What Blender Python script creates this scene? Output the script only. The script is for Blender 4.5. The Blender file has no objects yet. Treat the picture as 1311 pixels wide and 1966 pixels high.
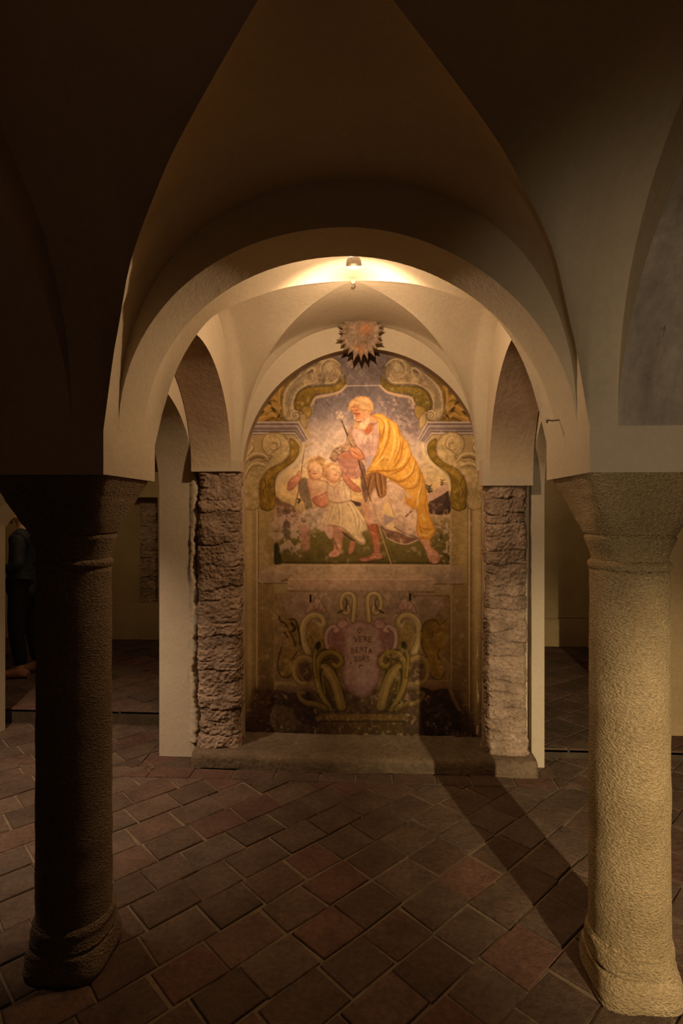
import bpy, bmesh, math, random
import numpy as np
from mathutils import Vector, Matrix
random.seed(7)
np.random.seed(7)
SC = bpy.context.scene
COL = SC.collection
PI = math.pi

# ------------------------------------------------------------------ camera and measuring helpers
H = 1.52                      # eye height
F = 1065.0                    # focal length in pixels of the 1311 x 1966 frame
YAW = math.radians(3.2)
CY, SY = math.cos(YAW), math.sin(YAW)

cam_d = bpy.data.cameras.new('camera')
cam = bpy.data.objects.new('camera', cam_d)
COL.objects.link(cam)
cam.location = (0, 0, H)
cam.rotation_euler = (PI / 2, 0, YAW)
cam_d.sensor_fit = 'VERTICAL'
cam_d.sensor_height = 24.0
cam_d.sensor_width = 24.0
cam_d.lens = 24.0 * F / 1966.0
cam_d.clip_start = 0.02
SC.camera = cam
SC.view_settings.view_transform = 'Standard'
SC.view_settings.look = 'None'
SC.view_settings.exposure = 0.0


def U(px, py, Y):
    """photo point -> the place on the wall plane y = Y"""
    r = (px - 655.5) / F
    q = (983.0 - py) / F
    z = Y / (CY + r * SY)
    return Vector((z * (r * CY - SY), Y, H + z * q))


def UF(px, py, zf):
    """photo point -> the place on the floor z = zf"""
    r = (px - 655.5) / F
    q = (983.0 - py) / F
    z = (zf - H) / q
    return Vector((z * (r * CY - SY), z * (r * SY + CY), zf))


# ------------------------------------------------------------------ materials
def nd(nt, t, **kw):
    n = nt.nodes.new(t)
    for k, v in kw.items():
        setattr(n, k, v)
    return n


def new_mat(name):
    m = bpy.data.materials.new(name)
    m.use_nodes = True
    nt = m.node_tree
    b = nt.nodes['Principled BSDF']
    b.inputs['Specular IOR Level'].default_value = 0.2
    return m, nt, b


def rough_mat(name, c1, c2, scale=4.0, fine=60.0, bump=0.3, bdist=0.01, rough=0.92, spots=None, stretch=(1, 1, 1), attr=None, fine_amt=0.35):
    """two-tone noisy mineral surface with a bump of its own"""
    m, nt, b = new_mat(name)
    L = nt.links
    tc = nd(nt, 'ShaderNodeTexCoord')
    mp = nd(nt, 'ShaderNodeMapping')
    mp.inputs['Scale'].default_value = stretch
    L.new(tc.outputs['Object'], mp.inputs['Vector'])
    n1 = nd(nt, 'ShaderNodeTexNoise')
    n1.inputs['Scale'].default_value = scale
    n1.inputs['Detail'].default_value = 7
    n1.inputs['Roughness'].default_value = 0.62
    L.new(mp.outputs['Vector'], n1.inputs['Vector'])
    n2 = nd(nt, 'ShaderNodeTexNoise')
    n2.inputs['Scale'].default_value = fine
    n2.inputs['Detail'].default_value = 5
    n2.inputs['Roughness'].default_value = 0.7
    L.new(tc.outputs['Object'], n2.inputs['Vector'])
    rp = nd(nt, 'ShaderNodeValToRGB')
    rp.color_ramp.elements[0].position = 0.3
    rp.color_ramp.elements[1].position = 0.7
    rp.color_ramp.elements[0].color = (*c1, 1)
    rp.color_ramp.elements[1].color = (*c2, 1)
    L.new(n1.outputs['Fac'], rp.inputs['Fac'])
    mx = nd(nt, 'ShaderNodeMix', data_type='RGBA', blend_type='MULTIPLY')
    mx.inputs[0].default_value = 1.0
    mr = nd(nt, 'ShaderNodeMapRange')
    mr.inputs['From Min'].default_value = 0.3
    mr.inputs['From Max'].default_value = 0.7
    mr.inputs['To Min'].default_value = 1.0 - fine_amt
    mr.inputs['To Max'].default_value = 1.0
    L.new(n2.outputs['Fac'], mr.inputs['Value'])
    L.new(rp.outputs['Color'], mx.inputs[6])
    L.new(mr.outputs['Result'], mx.inputs[7])
    out = mx.outputs[2]
    if attr:
        at = nd(nt, 'ShaderNodeAttribute', attribute_name=attr)
        m2 = nd(nt, 'ShaderNodeMix', data_type='RGBA', blend_type='MULTIPLY')
        m2.inputs[0].default_value = 1.0
        L.new(out, m2.inputs[6])
        L.new(at.outputs['Color'], m2.inputs[7])
        out = m2.outputs[2]
    if spots:
        sc_, thr, colr = spots
        n3 = nd(nt, 'ShaderNodeTexNoise')
        n3.inputs['Scale'].default_value = sc_
        n3.inputs['Detail'].default_value = 6
        n3.inputs['Roughness'].default_value = 0.65
        L.new(mp.outputs['Vector'], n3.inputs['Vector'])
        r3 = nd(nt, 'ShaderNodeMapRange')
        r3.inputs['From Min'].default_value = thr
        r3.inputs['From Max'].default_value = thr + 0.06
        L.new(n3.outputs['Fac'], r3.inputs['Value'])
        m3 = nd(nt, 'ShaderNodeMix', data_type='RGBA')
        L.new(r3.outputs['Result'], m3.inputs[0])
        L.new(out, m3.inputs[6])
        m3.inputs[7].default_value = (*colr, 1)
        out = m3.outputs[2]
    L.new(out, b.inputs['Base Color'])
    b.inputs['Roughness'].default_value = rough
    ad = nd(nt, 'ShaderNodeMath', operation='MULTIPLY_ADD')
    ad.inputs[1].default_value = 0.45
    L.new(n2.outputs['Fac'], ad.inputs[0])
    L.new(n1.outputs['Fac'], ad.inputs[2])
    bp = nd(nt, 'ShaderNodeBump')
    bp.inputs['Strength'].default_value = bump
    bp.inputs['Distance'].default_value = bdist
    L.new(ad.outputs[0], bp.inputs['Height'])
    L.new(bp.outputs['Normal'], b.inputs['Normal'])
    return m


M_PLASTER = rough_mat('cream plaster', (.47, .395, .285), (.56, .475, .345), 2.2, 45, .35, .012, fine_amt=.12)
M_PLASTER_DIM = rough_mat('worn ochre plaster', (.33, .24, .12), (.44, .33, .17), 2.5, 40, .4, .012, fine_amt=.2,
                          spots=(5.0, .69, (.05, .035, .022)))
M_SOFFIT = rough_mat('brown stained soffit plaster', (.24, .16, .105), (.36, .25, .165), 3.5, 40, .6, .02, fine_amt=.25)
M_GREY = rough_mat('grey streaked soffit plaster', (.17, .145, .12), (.47, .41, .34), 2.6, 30, .6, .015, fine_amt=.25, stretch=(2.6, 2.6, .45),
                   spots=(4.0, .70, (.07, .06, .05)))
M_STONE = None
M_BRICK = rough_mat('eroded brick', (.30, .205, .14), (.54, .39, .28), 7.0, 60, 1.0, .014, fine_amt=.5, attr='shade')
M_STEP = rough_mat('worn stone step', (.11, .078, .05), (.21, .15, .095), 5.0, 40, .9, .02, fine_amt=.4)
M_TILE = rough_mat('terracotta tile', (.62, .61, .60), (1.15, 1.12, 1.08), 6.0, 45, 1.0, .016, rough=.8, fine_amt=.5, attr='shade')
M_MORTAR = rough_mat('floor mortar', (.115, .083, .053), (.19, .14, .09), 9.0, 60, .6, .01, fine_amt=.4)
M_DARKGAP = rough_mat('sooty joint', (.02, .014, .01), (.035, .025, .016), 9, 60, .4, .01)
M_RISER = rough_mat('shaded riser stone', (.035, .025, .016), (.07, .05, .032), 6, 50, .6, .01)  # near-black because the shade on the risers is put into the colour
M_IRON = rough_mat('rusty iron', (.06, .04, .03), (.11, .075, .05), 30, 90, .4, .004, rough=.6)


def stone_mat(name, c1, c2, tint=None):
    """pick-hammered stone: fine pecked relief over a soft mottle"""
    m, nt, b = new_mat(name)
    L = nt.links
    tc = nd(nt, 'ShaderNodeTexCoord')
    n1 = nd(nt, 'ShaderNodeTexNoise')
    n1.inputs['Scale'].default_value = 5
    n1.inputs['Detail'].default_value = 6
    L.new(tc.outputs['Object'], n1.inputs['Vector'])
    mp = nd(nt, 'ShaderNodeMapping')
    mp.inputs['Rotation'].default_value = (0.5, 0.6, 0.3)
    mp.inputs['Scale'].default_value = (1, 1, 1.8)
    L.new(tc.outputs['Object'], mp.inputs['Vector'])
    v = nd(nt, 'ShaderNodeTexVoronoi')
    v.inputs['Scale'].default_value = 105
    L.new(mp.outputs['Vector'], v.inputs['Vector'])
    n2 = nd(nt, 'ShaderNodeTexNoise')
    n2.inputs['Scale'].default_value = 120
    n2.inputs['Detail'].default_value = 5
    n2.inputs['Roughness'].default_value = .7
    L.new(mp.outputs['Vector'], n2.inputs['Vector'])
    rp = nd(nt, 'ShaderNodeValToRGB')
    rp.color_ramp.elements[0].position = .32
    rp.color_ramp.elements[1].position = .68
    rp.color_ramp.elements[0].color = (*c1, 1)
    rp.color_ramp.elements[1].color = (*c2, 1)
    L.new(n1.outputs['Fac'], rp.inputs['Fac'])
    mr = nd(nt, 'ShaderNodeMapRange')
    mr.inputs['From Min'].default_value = .3
    mr.inputs['From Max'].default_value = .65
    mr.inputs['To Min'].default_value = .34
    mr.inputs['To Max'].default_value = 1.05
    L.new(n2.outputs['Fac'], mr.inputs['Value'])
    mx = nd(nt, 'ShaderNodeMix', data_type='RGBA', blend_type='MULTIPLY')
    mx.inputs[0].default_value = 1
    L.new(rp.outputs['Color'], mx.inputs[6])
    L.new(mr.outputs['Result'], mx.inputs[7])
    L.new(mx.outputs[2], b.inputs['Base Color'])
    b.inputs['Roughness'].default_value = .9
    ma = nd(nt, 'ShaderNodeMath', operation='ADD')
    L.new(v.outputs['Distance'], ma.inputs[0])
    L.new(n2.outputs['Fac'], ma.inputs[1])
    mb = nd(nt, 'ShaderNodeMath', operation='MULTIPLY_ADD')
    mb.inputs[1].default_value = 1.2
    L.new(n1.outputs['Fac'], mb.inputs[0])
    L.new(ma.outputs[0], mb.inputs[2])
    bp = nd(nt, 'ShaderNodeBump')
    bp.inputs['Strength'].default_value = .95
    bp.inputs['Distance'].default_value = .006
    L.new(mb.outputs[0], bp.inputs['Height'])
    L.new(bp.outputs['Normal'], b.inputs['Normal'])
    return m


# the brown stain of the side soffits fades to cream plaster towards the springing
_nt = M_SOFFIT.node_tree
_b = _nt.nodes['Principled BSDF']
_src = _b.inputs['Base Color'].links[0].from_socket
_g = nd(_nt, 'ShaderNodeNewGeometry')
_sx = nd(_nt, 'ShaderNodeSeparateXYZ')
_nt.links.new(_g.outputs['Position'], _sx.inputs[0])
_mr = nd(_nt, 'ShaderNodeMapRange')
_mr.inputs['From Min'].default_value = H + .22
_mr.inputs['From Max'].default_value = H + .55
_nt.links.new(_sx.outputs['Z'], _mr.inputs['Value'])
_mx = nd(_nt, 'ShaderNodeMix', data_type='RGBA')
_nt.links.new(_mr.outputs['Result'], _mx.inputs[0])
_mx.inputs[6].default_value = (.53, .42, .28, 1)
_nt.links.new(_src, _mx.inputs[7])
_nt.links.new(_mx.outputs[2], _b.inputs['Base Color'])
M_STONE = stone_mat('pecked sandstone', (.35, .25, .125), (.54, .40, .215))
M_STONE_SHADED = stone_mat('shaded pecked sandstone', (.20, .15, .10), (.30, .225, .145))  # darker copy of the column stone, shadow put into its colour


def flat_mat(name, c, rough=.8, emit=None, strength=0, metal=0.0):
    m, nt, b = new_mat(name)
    L = nt.links
    tc = nd(nt, 'ShaderNodeTexCoord')
    n = nd(nt, 'ShaderNodeTexNoise')
    n.inputs['Scale'].default_value = 40
    n.inputs['Detail'].default_value = 4
    L.new(tc.outputs['Object'], n.inputs['Vector'])
    rp = nd(nt, 'ShaderNodeValToRGB')
    rp.color_ramp.elements[0].color = (*[x * .75 for x in c], 1)
    rp.color_ramp.elements[1].color = (*[min(1, x * 1.15) for x in c], 1)
    L.new(n.outputs['Fac'], rp.inputs['Fac'])
    L.new(rp.outputs['Color'], b.inputs['Base Color'])
    b.inputs['Roughness'].default_value = rough
    b.inputs['Metallic'].default_value = metal
    if emit:
        b.inputs['Emission Color'].default_value = (*emit, 1)
        b.inputs['Emission Strength'].default_value = strength
    return m


# ------------------------------------------------------------------ object helpers
def link_mesh(name, verts, faces, mat, parent=None, smooth=False, mats=None, midx=None):
    me = bpy.data.meshes.new(name)
    me.from_pydata([tuple(v) for v in verts], [], faces)
    for m in (mats or [mat]):
        me.materials.append(m)
    if midx is not None:
        me.polygons.foreach_set('material_index', midx)
    if smooth:
        me.polygons.foreach_set('use_smooth', [True] * len(me.polygons))
    me.update()
    o = bpy.data.objects.new(name, me)
    COL.objects.link(o)
    if parent:
        o.parent = parent
    return o


def fix_normals(o):
    bm = bmesh.new()
    bm.from_mesh(o.data)
    bmesh.ops.recalc_face_normals(bm, faces=bm.faces)
    bm.to_mesh(o.data)
    bm.free()


def struct(o, label=None):
    o['kind'] = 'structure'
    if label:
        o['label'] = label
    return o


def tag(o, label, cat, group=None):
    o['kind'] = 'thing'
    o['label'] = label
    o['category'] = cat
    if group:
        o['group'] = group
    return o


def empty(name, loc):
    o = bpy.data.objects.new(name, None)
    o.empty_display_size = .05
    COL.objects.link(o)
    o.location = loc
    return o


def box_data(x0, x1, y0, y1, z0, z1):
    v = [(x0, y0, z0), (x1, y0, z0), (x1, y1, z0), (x0, y1, z0), (x0, y0, z1), (x1, y0, z1), (x1, y1, z1), (x0, y1, z1)]
    f = [(0, 3, 2, 1), (4, 5, 6, 7), (0, 1, 5, 4), (1, 2, 6, 5), (2, 3, 7, 6), (3, 0, 4, 7)]
    return v, f


def box(name, x0, x1, y0, y1, z0, z1, mat, parent=None, bevel=0.0):
    v, f = box_data(x0, x1, y0, y1, z0, z1)
    o = link_mesh(name, v, f, mat, parent)
    if bevel:
        md = o.modifiers.new('bevel', 'BEVEL')
        md.width = bevel
        md.segments = 2
    return o


def smoothnoise(shape, cells, seed):
    """value noise on a grid of the given shape, cells = (rows, cols) of lattice"""
    rs = np.random.RandomState(seed)
    ch, cw = max(2, int(cells[0])), max(2, int(cells[1]))
    g = rs.rand(ch + 1, cw + 1)
    yy = np.linspace(0, ch - 1e-6, shape[0])
    xx = np.linspace(0, cw - 1e-6, shape[1])
    yi = yy.astype(int); xi = xx.astype(int)
    fy = yy - yi; fx = xx - xi
    fy = (fy * fy * (3 - 2 * fy))[:, None]; fx = (fx * fx * (3 - 2 * fx))[None, :]
    a = g[yi][:, xi]; b = g[yi][:, xi + 1]; c = g[yi + 1][:, xi]; d = g[yi + 1][:, xi + 1]
    return (a * (1 - fx) + b * fx) * (1 - fy) + (c * (1 - fx) + d * fx) * fy


def fbm(shape, cells, seed, octaves=4, gain=.5):
    out = np.zeros(shape); amp = 1.0; tot = 0
    cy, cx = cells
    for o in range(octaves):
        out += amp * smoothnoise(shape, (cy, cx), seed + o * 13)
        tot += amp
        amp *= gain
        cy *= 2; cx *= 2
    return out / tot


# ------------------------------------------------------------------ the plan of the crypt
XL, XR = -1.02, .83           # column rows
Y1 = 1.85                     # front column line
YW = 3.42                     # face of the back wall
YM = 3.50                     # plane of the painting
IMP = .20                     # half width of an impost
TOPZ = H + 1.55
HS = .25                      # springing above the eye


def superell(u, p):
    return (max(0.0, 1 - abs(u) ** p)) ** (1.0 / p)


def arch_panel(name, axis, t0, t1, s0, s1, sc, a, hs, hc, p, zb0=None, zb1=None, mats=None, label=None, n=48, ztop=TOPZ, prof=None):
    """a wall panel pierced by an arch. axis 'x': spans along x and is t0..t1 thick in y. zb0/zb1: how low its two sides reach"""
    zb0 = H + hs if zb0 is None else zb0
    zb1 = H + hs if zb1 is None else zb1
    if prof is None:
        prof = []
        for i in range(n + 1):
            u = -math.cos(PI * i / n)
            prof.append((sc + a * u, H + hs + (hc - hs) * superell(u, p if not isinstance(p, tuple) else p[0] if u < 0 else p[1])))
    pts = []
    if zb0 < prof[0][1] - 1e-6:
        pts.append((prof[0][0], zb0))
    pts += prof
    if zb1 < prof[-1][1] - 1e-6:
        pts.append((prof[-1][0], zb1))
    V = []; Fc = []; mi = []

    def vx(s, t, z):
        V.append((s, t, z) if axis == 'x' else (t, s, z))
        return len(V) - 1
    # faces in two planes
    for t in (t0, t1):
        cols = [(s0, zb0)] + [(prof[0][0], zb0)]
        q = [vx(s0, t, zb0), vx(prof[0][0], t, zb0), vx(prof[0][0], t, ztop), vx(s0, t, ztop)]
        Fc.append(q); mi.append(0)
        q = [vx(prof[-1][0], t, zb1), vx(s1, t, zb1), vx(s1, t, ztop), vx(prof[-1][0], t, ztop)]
        Fc.append(q); mi.append(0)
        lo = [vx(s, t, z) for s, z in prof]
        hi = [vx(s, t, ztop) for s, z in prof]
        for i in range(len(prof) - 1):
            Fc.append([lo[i], lo[i + 1], hi[i + 1], hi[i]]); mi.append(0)
    # soffit
    la = [vx(s, t0, z) for s, z in pts]
    lb = [vx(s, t1, z) for s, z in pts]
    sm = []
    for i in range(len(pts) - 1):
        sm.append(len(Fc))
        Fc.append([la[i], la[i + 1], lb[i + 1], lb[i]]); mi.append(1)
    # undersides and outer ends
    Fc.append([vx(s0, t0, zb0), vx(prof[0][0], t0, zb0), vx(prof[0][0], t1, zb0), vx(s0, t1, zb0)]); mi.append(0)
    Fc.append([vx(prof[-1][0], t0, zb1), vx(s1, t0, zb1), vx(s1, t1, zb1), vx(prof[-1][0], t1, zb1)]); mi.append(0)
    Fc.append([vx(s0, t0, zb0), vx(s0, t1, zb0), vx(s0, t1, ztop), vx(s0, t0, ztop)]); mi.append(0)
    Fc.append([vx(s1, t0, zb1), vx(s1, t1, zb1), vx(s1, t1, ztop), vx(s1, t0, ztop)]); mi.append(0)
    o = link_mesh(name, V, Fc, None, mats=mats or [M_PLASTER, M_PLASTER], midx=mi)
    for i in sm:
        o.data.polygons[i].use_smooth = True
    return struct(o, label)


def pchip(xs, ys):
    """monotone interpolation through a short table"""
    xs = np.array(xs, float); ys = np.array(ys, float)
    h = np.diff(xs); d = np.diff(ys) / h
    m = np.zeros_like(ys)
    m[0], m[-1] = d[0], d[-1]
    for i in range(1, len(xs) - 1):
        if d[i - 1] * d[i] > 0:
            w1 = 2 * h[i] + h[i - 1]; w2 = h[i] + 2 * h[i - 1]
            m[i] = (w1 + w2) / (w1 / d[i - 1] + w2 / d[i])

    def f(x):
        i = int(min(max(np.searchsorted(xs, x) - 1, 0), len(h) - 1))
        t = (x - xs[i]) / h[i]
        return float((2 * t ** 3 - 3 * t ** 2 + 1) * ys[i] + (t ** 3 - 2 * t ** 2 + t) * h[i] * m[i] + (-2 * t ** 3 + 3 * t ** 2) * ys[i + 1] + (t ** 3 - t ** 2) * h[i] * m[i + 1])
    return f


G_FRONT = pchip([0, .18, .435, .544, .63, .79, .835, .86, .92, .96, 1.0], [1.02, .975, .90, .86, .81, .69, .62, .565, .455, .35, HS])


def G_REAR(v):
    return HS + (1.137 - HS) * superell(v, 2.15)


def vault(cx, cy, a, b, G, apex, edge, ext=(.1, .1, .1, .1), label=None, nv=30, nw=40, G2=None):
    """four cells of a groin vault; ext: how far the +y, +x, -y, -x cells run on to their arch"""
    V = []; Fc = []
    for k in range(4):
        base = len(V)
        rows = 0
        vs = [max(.004, (i / nv) ** .9) for i in range(nv + 1)] + [1.0]
        for i, v in enumerate(vs):
            e = ext[k] if i == nv + 1 else 0.0
            ridge = apex + (edge - apex) * v
            ga = G(v); gb = (G2 or G)(v)
            q = .85 - .42 * v * v
            for j in range(nw + 1):
                w = -math.cos(PI * j / nw)
                u = w * v
                g = (ga, (ga * (1 - w) + gb * (1 + w)) / 2, gb, (gb * (1 - w) + ga * (1 + w)) / 2)[k]
                S = max(0.0, 1 - abs(w) ** 2.2) ** q
                z = H + g + (ridge - g) * S
                if k == 0: x, y = cx + u * a, cy + v * b + e
                elif k == 1: x, y = cx + v * a + e, cy - u * b
                elif k == 2: x, y = cx - u * a, cy - v * b - e
                else: x, y = cx - v * a - e, cy + u * b
                V.append((x, y, z))
            rows += 1
        n = nw + 1
        for i in range(rows - 1):
            for j in range(nw):
                p = base + i * n + j
                Fc.append((p, p + 1, p + n + 1, p + n))
    o = link_mesh('ceiling', V, Fc, M_PLASTER, smooth=True)
    return struct(o, label)


G_REAR_FRONT = pchip([0, .2, .39, .55, .67, .76, .88, .95, 1.0], [1.137, 1.075, 1.005, .925, .855, .79, .62, .45, HS])

# vaults
BX = (XL + XR) / 2
HA = (XR - XL) / 2 - IMP
vault(BX, Y1 - HA - IMP, HA, HA, G_FRONT, 1.02, 1.045, label='plaster groin vault overhead, nearest the viewer')
RB = (YW - .02 - (Y1 + IMP)) / 2
RCY = Y1 + IMP + RB
vault(BX, RCY, HA, RB, G_REAR, 1.137, 1.15, ext=(.03, .12, .1, .12), G2=G_REAR_FRONT, label='bright plaster groin vault in front of the mural')
LX0 = -2.87
vault((LX0 + XL) / 2, Y1 - HA - IMP, HA, HA, G_FRONT, 1.02, 1.045, label='dark groin vault of the left aisle')
vault((XR + 2.68) / 2, Y1 - HA - IMP, HA, HA, G_FRONT, 1.02, 1.045, label='dark groin vault of the right aisle')
vault((LX0 + XL) / 2 - .1, RCY, HA - .08, RB, G_REAR, 1.1, 1.12, label='groin vault of the left aisle beside the mural')
vault((XR + 2.68) / 2 + .05, RCY, HA - .08, RB, G_REAR, 1.1, 1.12, label='groin vault of the right aisle beside the mural')

# transverse arches on the front column line
AT = .10
arch_panel('trim_1', 'x', Y1 - AT, Y1 + AT, XL, XR, BX, HA, HS, .90, (2.1, 1.87), label='wide plaster arch framing the mural between the two columns')
arch_panel('trim_2', 'x', Y1 - AT, Y1 + AT, LX0, XL, (LX0 + XL) / 2, HA, HS, .90, 1.85, label='arch of the left aisle')
arch_panel('trim_3', 'x', Y1 - AT, Y1 + AT, XR, 2.68, (XR + 2.68) / 2, HA, HS, .90, 1.85, label='arch of the right aisle')
# arches running along the nave
arch_panel('trim_4', 'y', XL - AT, XL + AT, .1, Y1, Y1 - HA - IMP, HA, HS, .90, 1.85, label='dark arch over the left aisle opening')
arch_panel('trim_5', 'y', XR - .12, XR + .12, .1, Y1, Y1 - HA - IMP, HA, HS, .93, 1.85, mats=[M_PLASTER, M_GREY], label='arch with grey streaked soffit over the right aisle opening')
YP = 3.30                     # face of the rear imposts
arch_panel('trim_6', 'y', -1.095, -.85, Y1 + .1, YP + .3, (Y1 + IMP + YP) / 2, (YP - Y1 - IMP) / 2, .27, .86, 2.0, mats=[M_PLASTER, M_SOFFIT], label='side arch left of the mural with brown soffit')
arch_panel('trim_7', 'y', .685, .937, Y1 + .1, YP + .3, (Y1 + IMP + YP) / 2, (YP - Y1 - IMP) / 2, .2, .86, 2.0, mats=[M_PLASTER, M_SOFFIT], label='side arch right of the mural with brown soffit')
# lower outer orders of the side arches, resting on plastered piers
arch_panel('trim_8', 'y', -1.325, -1.10, Y1 + .1, 3.56, (Y1 + .25 + 3.385) / 2, (3.385 - Y1 - .25) / 2, .12, .66, 2.0, zb0=H + .25, zb1=0, label='lower plastered arch on a pale pier left of the mural')
arch_panel('trim_9', 'y', .945, 1.02, Y1 + .1, 3.56, (Y1 + .25 + 3.36) / 2, (3.36 - Y1 - .25) / 2, .12, .66, 2.0, zb0=H + .25, zb1=0, label='lower plastered arch on a pale pier right of the mural')

# imposts over the columns
for nm, x, lab in (('trim_10', XL, 'plaster impost block on the left column'), ('trim_11', XR, 'plaster impost block on the right column')):
    o = box(nm, x - IMP, x + IMP, Y1 - IMP, Y1 + IMP, H + .115, H + HS, M_PLASTER)
    struct(o, lab)
o = box('trim_12', -1.095, -.80, YP, YP + .12, H + .245, H + .275, M_PLASTER); struct(o, 'plaster impost over the left brick pilaster')
o = box('trim_13', .645, .937, YP, YP + .12, H + .155, H + .21, M_PLASTER); struct(o, 'plaster impost over the right brick pilaster')
# springers above the rear imposts
for nm, x0, x1, z0 in (('trim_14', -1.095, -.80, .272), ('trim_15', .645, .937, .205)):
    o = box(nm, x0 + .001, x1 - .001, YP + .001, YP + .12, H + z0, H + .31, M_PLASTER); struct(o, 'plaster springer of the mural vault')

# ------------------------------------------------------------------ back wall with the arched recess of the mural
MXC, MA = -.066, .745
prof = []
for i in range(61):
    u = -math.cos(PI * i / 60)
    prof.append((MXC + MA * u, H + .235 + .772 * superell(u, 2.0)))
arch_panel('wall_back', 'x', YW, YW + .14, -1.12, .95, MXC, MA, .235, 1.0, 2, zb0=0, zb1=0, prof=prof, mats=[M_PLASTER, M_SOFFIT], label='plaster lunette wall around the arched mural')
o = box('wall_behind', -1.2, 1.0, YM + .012, YM + .2, 0, TOPZ, M_PLASTER); struct(o, 'wall carrying the mural')

# ------------------------------------------------------------------ outer shell
o = box('wall_left', -4.7, -4.6, -2, 6.4, 0, TOPZ, M_PLASTER_DIM); struct(o)
o = box('wall_right', 4.4, 4.5, -2, 6.4, 0, TOPZ, M_PLASTER_DIM); struct(o)
o = box('wall_rear', -4.7, 4.5, -2.1, -2.0, 0, TOPZ, M_PLASTER_DIM); struct(o)
o = box('ceiling', -4.7, 4.5, -2.1, 6.5, TOPZ, TOPZ + .1, M_PLASTER_DIM); struct(o)
# far wall of the left aisle, with a niche
YF = 6.05
n0 = U(150, 955, YF); n1 = U(303, 1160, YF)
VV = []; FF = []


def addbox(*a):
    v, f = box_data(*a)
    b = len(VV)
    VV.extend(v); FF.extend([tuple(i + b for i in q) for q in f])


addbox(-4.6, n0.x, YF, YF + .3, 0, TOPZ)
addbox(n1.x, -.9, YF, YF + .3, 0, TOPZ)
addbox(n0.x, n1.x, YF, YF + .3, 0, n1.z)
addbox(n0.x, n1.x, YF, YF + .3, n0.z, TOPZ)
addbox(n0.x, n1.x, YF + .22, YF + .3, n1.z, n0.z)
o = link_mesh('wall_far_left', VV, FF, M_PLASTER_DIM); struct(o, 'far ochre wall of the left aisle with a recess')
# far wall of the right aisle with a low ledge line
VV = []; FF = []
YG = 6.2
zl = U(1090, 1186, YG).z
addbox(.9, 4.4, YG, YG + .2, zl, TOPZ)
addbox(.9, 4.4, YG - .03, YG + .2, 0, zl - .012)
addbox(.9, 4.4, YG + .01, YG + .2, zl - .012, zl)
o = link_mesh('wall_far_right', VV, FF, M_PLASTER_DIM); struct(o, 'far flaking ochre wall of the right aisle')
o = box('wall_partition', .9, 1.0, 3.6, 6.3, 0, TOPZ, M_PLASTER_DIM); struct(o)
o = box('wall_partition', -1.1, -1.0, 3.6, 6.3, 0, TOPZ, M_PLASTER_DIM); struct(o)
xr = U(1268, 1300, 3.75).x
o = box('wall_right_end', xr, 4.4, 3.75, 3.95, 0, TOPZ, M_PLASTER_DIM); struct(o, 'ochre wall closing the right aisle behind the right column')

# arch in the left aisle, behind which the visitor stands
pp = [(10, 1012), (22, 998), (50, 966), (90, 925), (140, 882), (190, 852), (240, 834), (275, 828), (296, 834), (305, 853), (311, 898), (313, 950)]
prof = [(U(x, y, 3.74 if x < 200 else 3.52).x, U(x, y, 3.74 if x < 200 else 3.52).z) for x, y in pp]
fine = []
for i in range(len(prof) - 1):
    for t in (0, .5):
        fine.append((prof[i][0] + (prof[i + 1][0] - prof[i][0]) * t, prof[i][1] + (prof[i + 1][1] - prof[i][1]) * t))
fine.append(prof[-1])
arch_panel('wall_left_aisle', 'x', 3.52, 3.74, -4.6, -1.12, 0, 1, 0, 1, 2, zb0=0, zb1=0, prof=fine, label='plastered cross wall of the left aisle with an irregular archway')

# ------------------------------------------------------------------ floor
def clip_rect(poly, x0, x1, y0, y1):
    def cl(p, ins, inter):
        out = []
        for i in range(len(p)):
            a, b = p[i - 1], p[i]
            if ins(b):
                if not ins(a): out.append(inter(a, b))
                out.append(b)
            elif ins(a):
                out.append(inter(a, b))
        return out
    for ax, lim, sg in ((0, x0, 1), (0, x1, -1), (1, y0, 1), (1, y1, -1)):
        def ins(q): return (q[ax] - lim) * sg >= 0
        def inter(a, b):
            t = (lim - a[ax]) / (b[ax] - a[ax])
            return (a[0] + (b[0] - a[0]) * t, a[1] + (b[1] - a[1]) * t)
        if not poly: return []
        poly = cl(poly, ins, inter)
    return poly


TILE_COLS = [(.104, .067, .047), (.098, .064, .046), (.110, .066, .047), (.090, .060, .043), (.118, .062, .046), (.10, .070, .052), (.112, .075, .054), (.094, .060, .044)]


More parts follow.
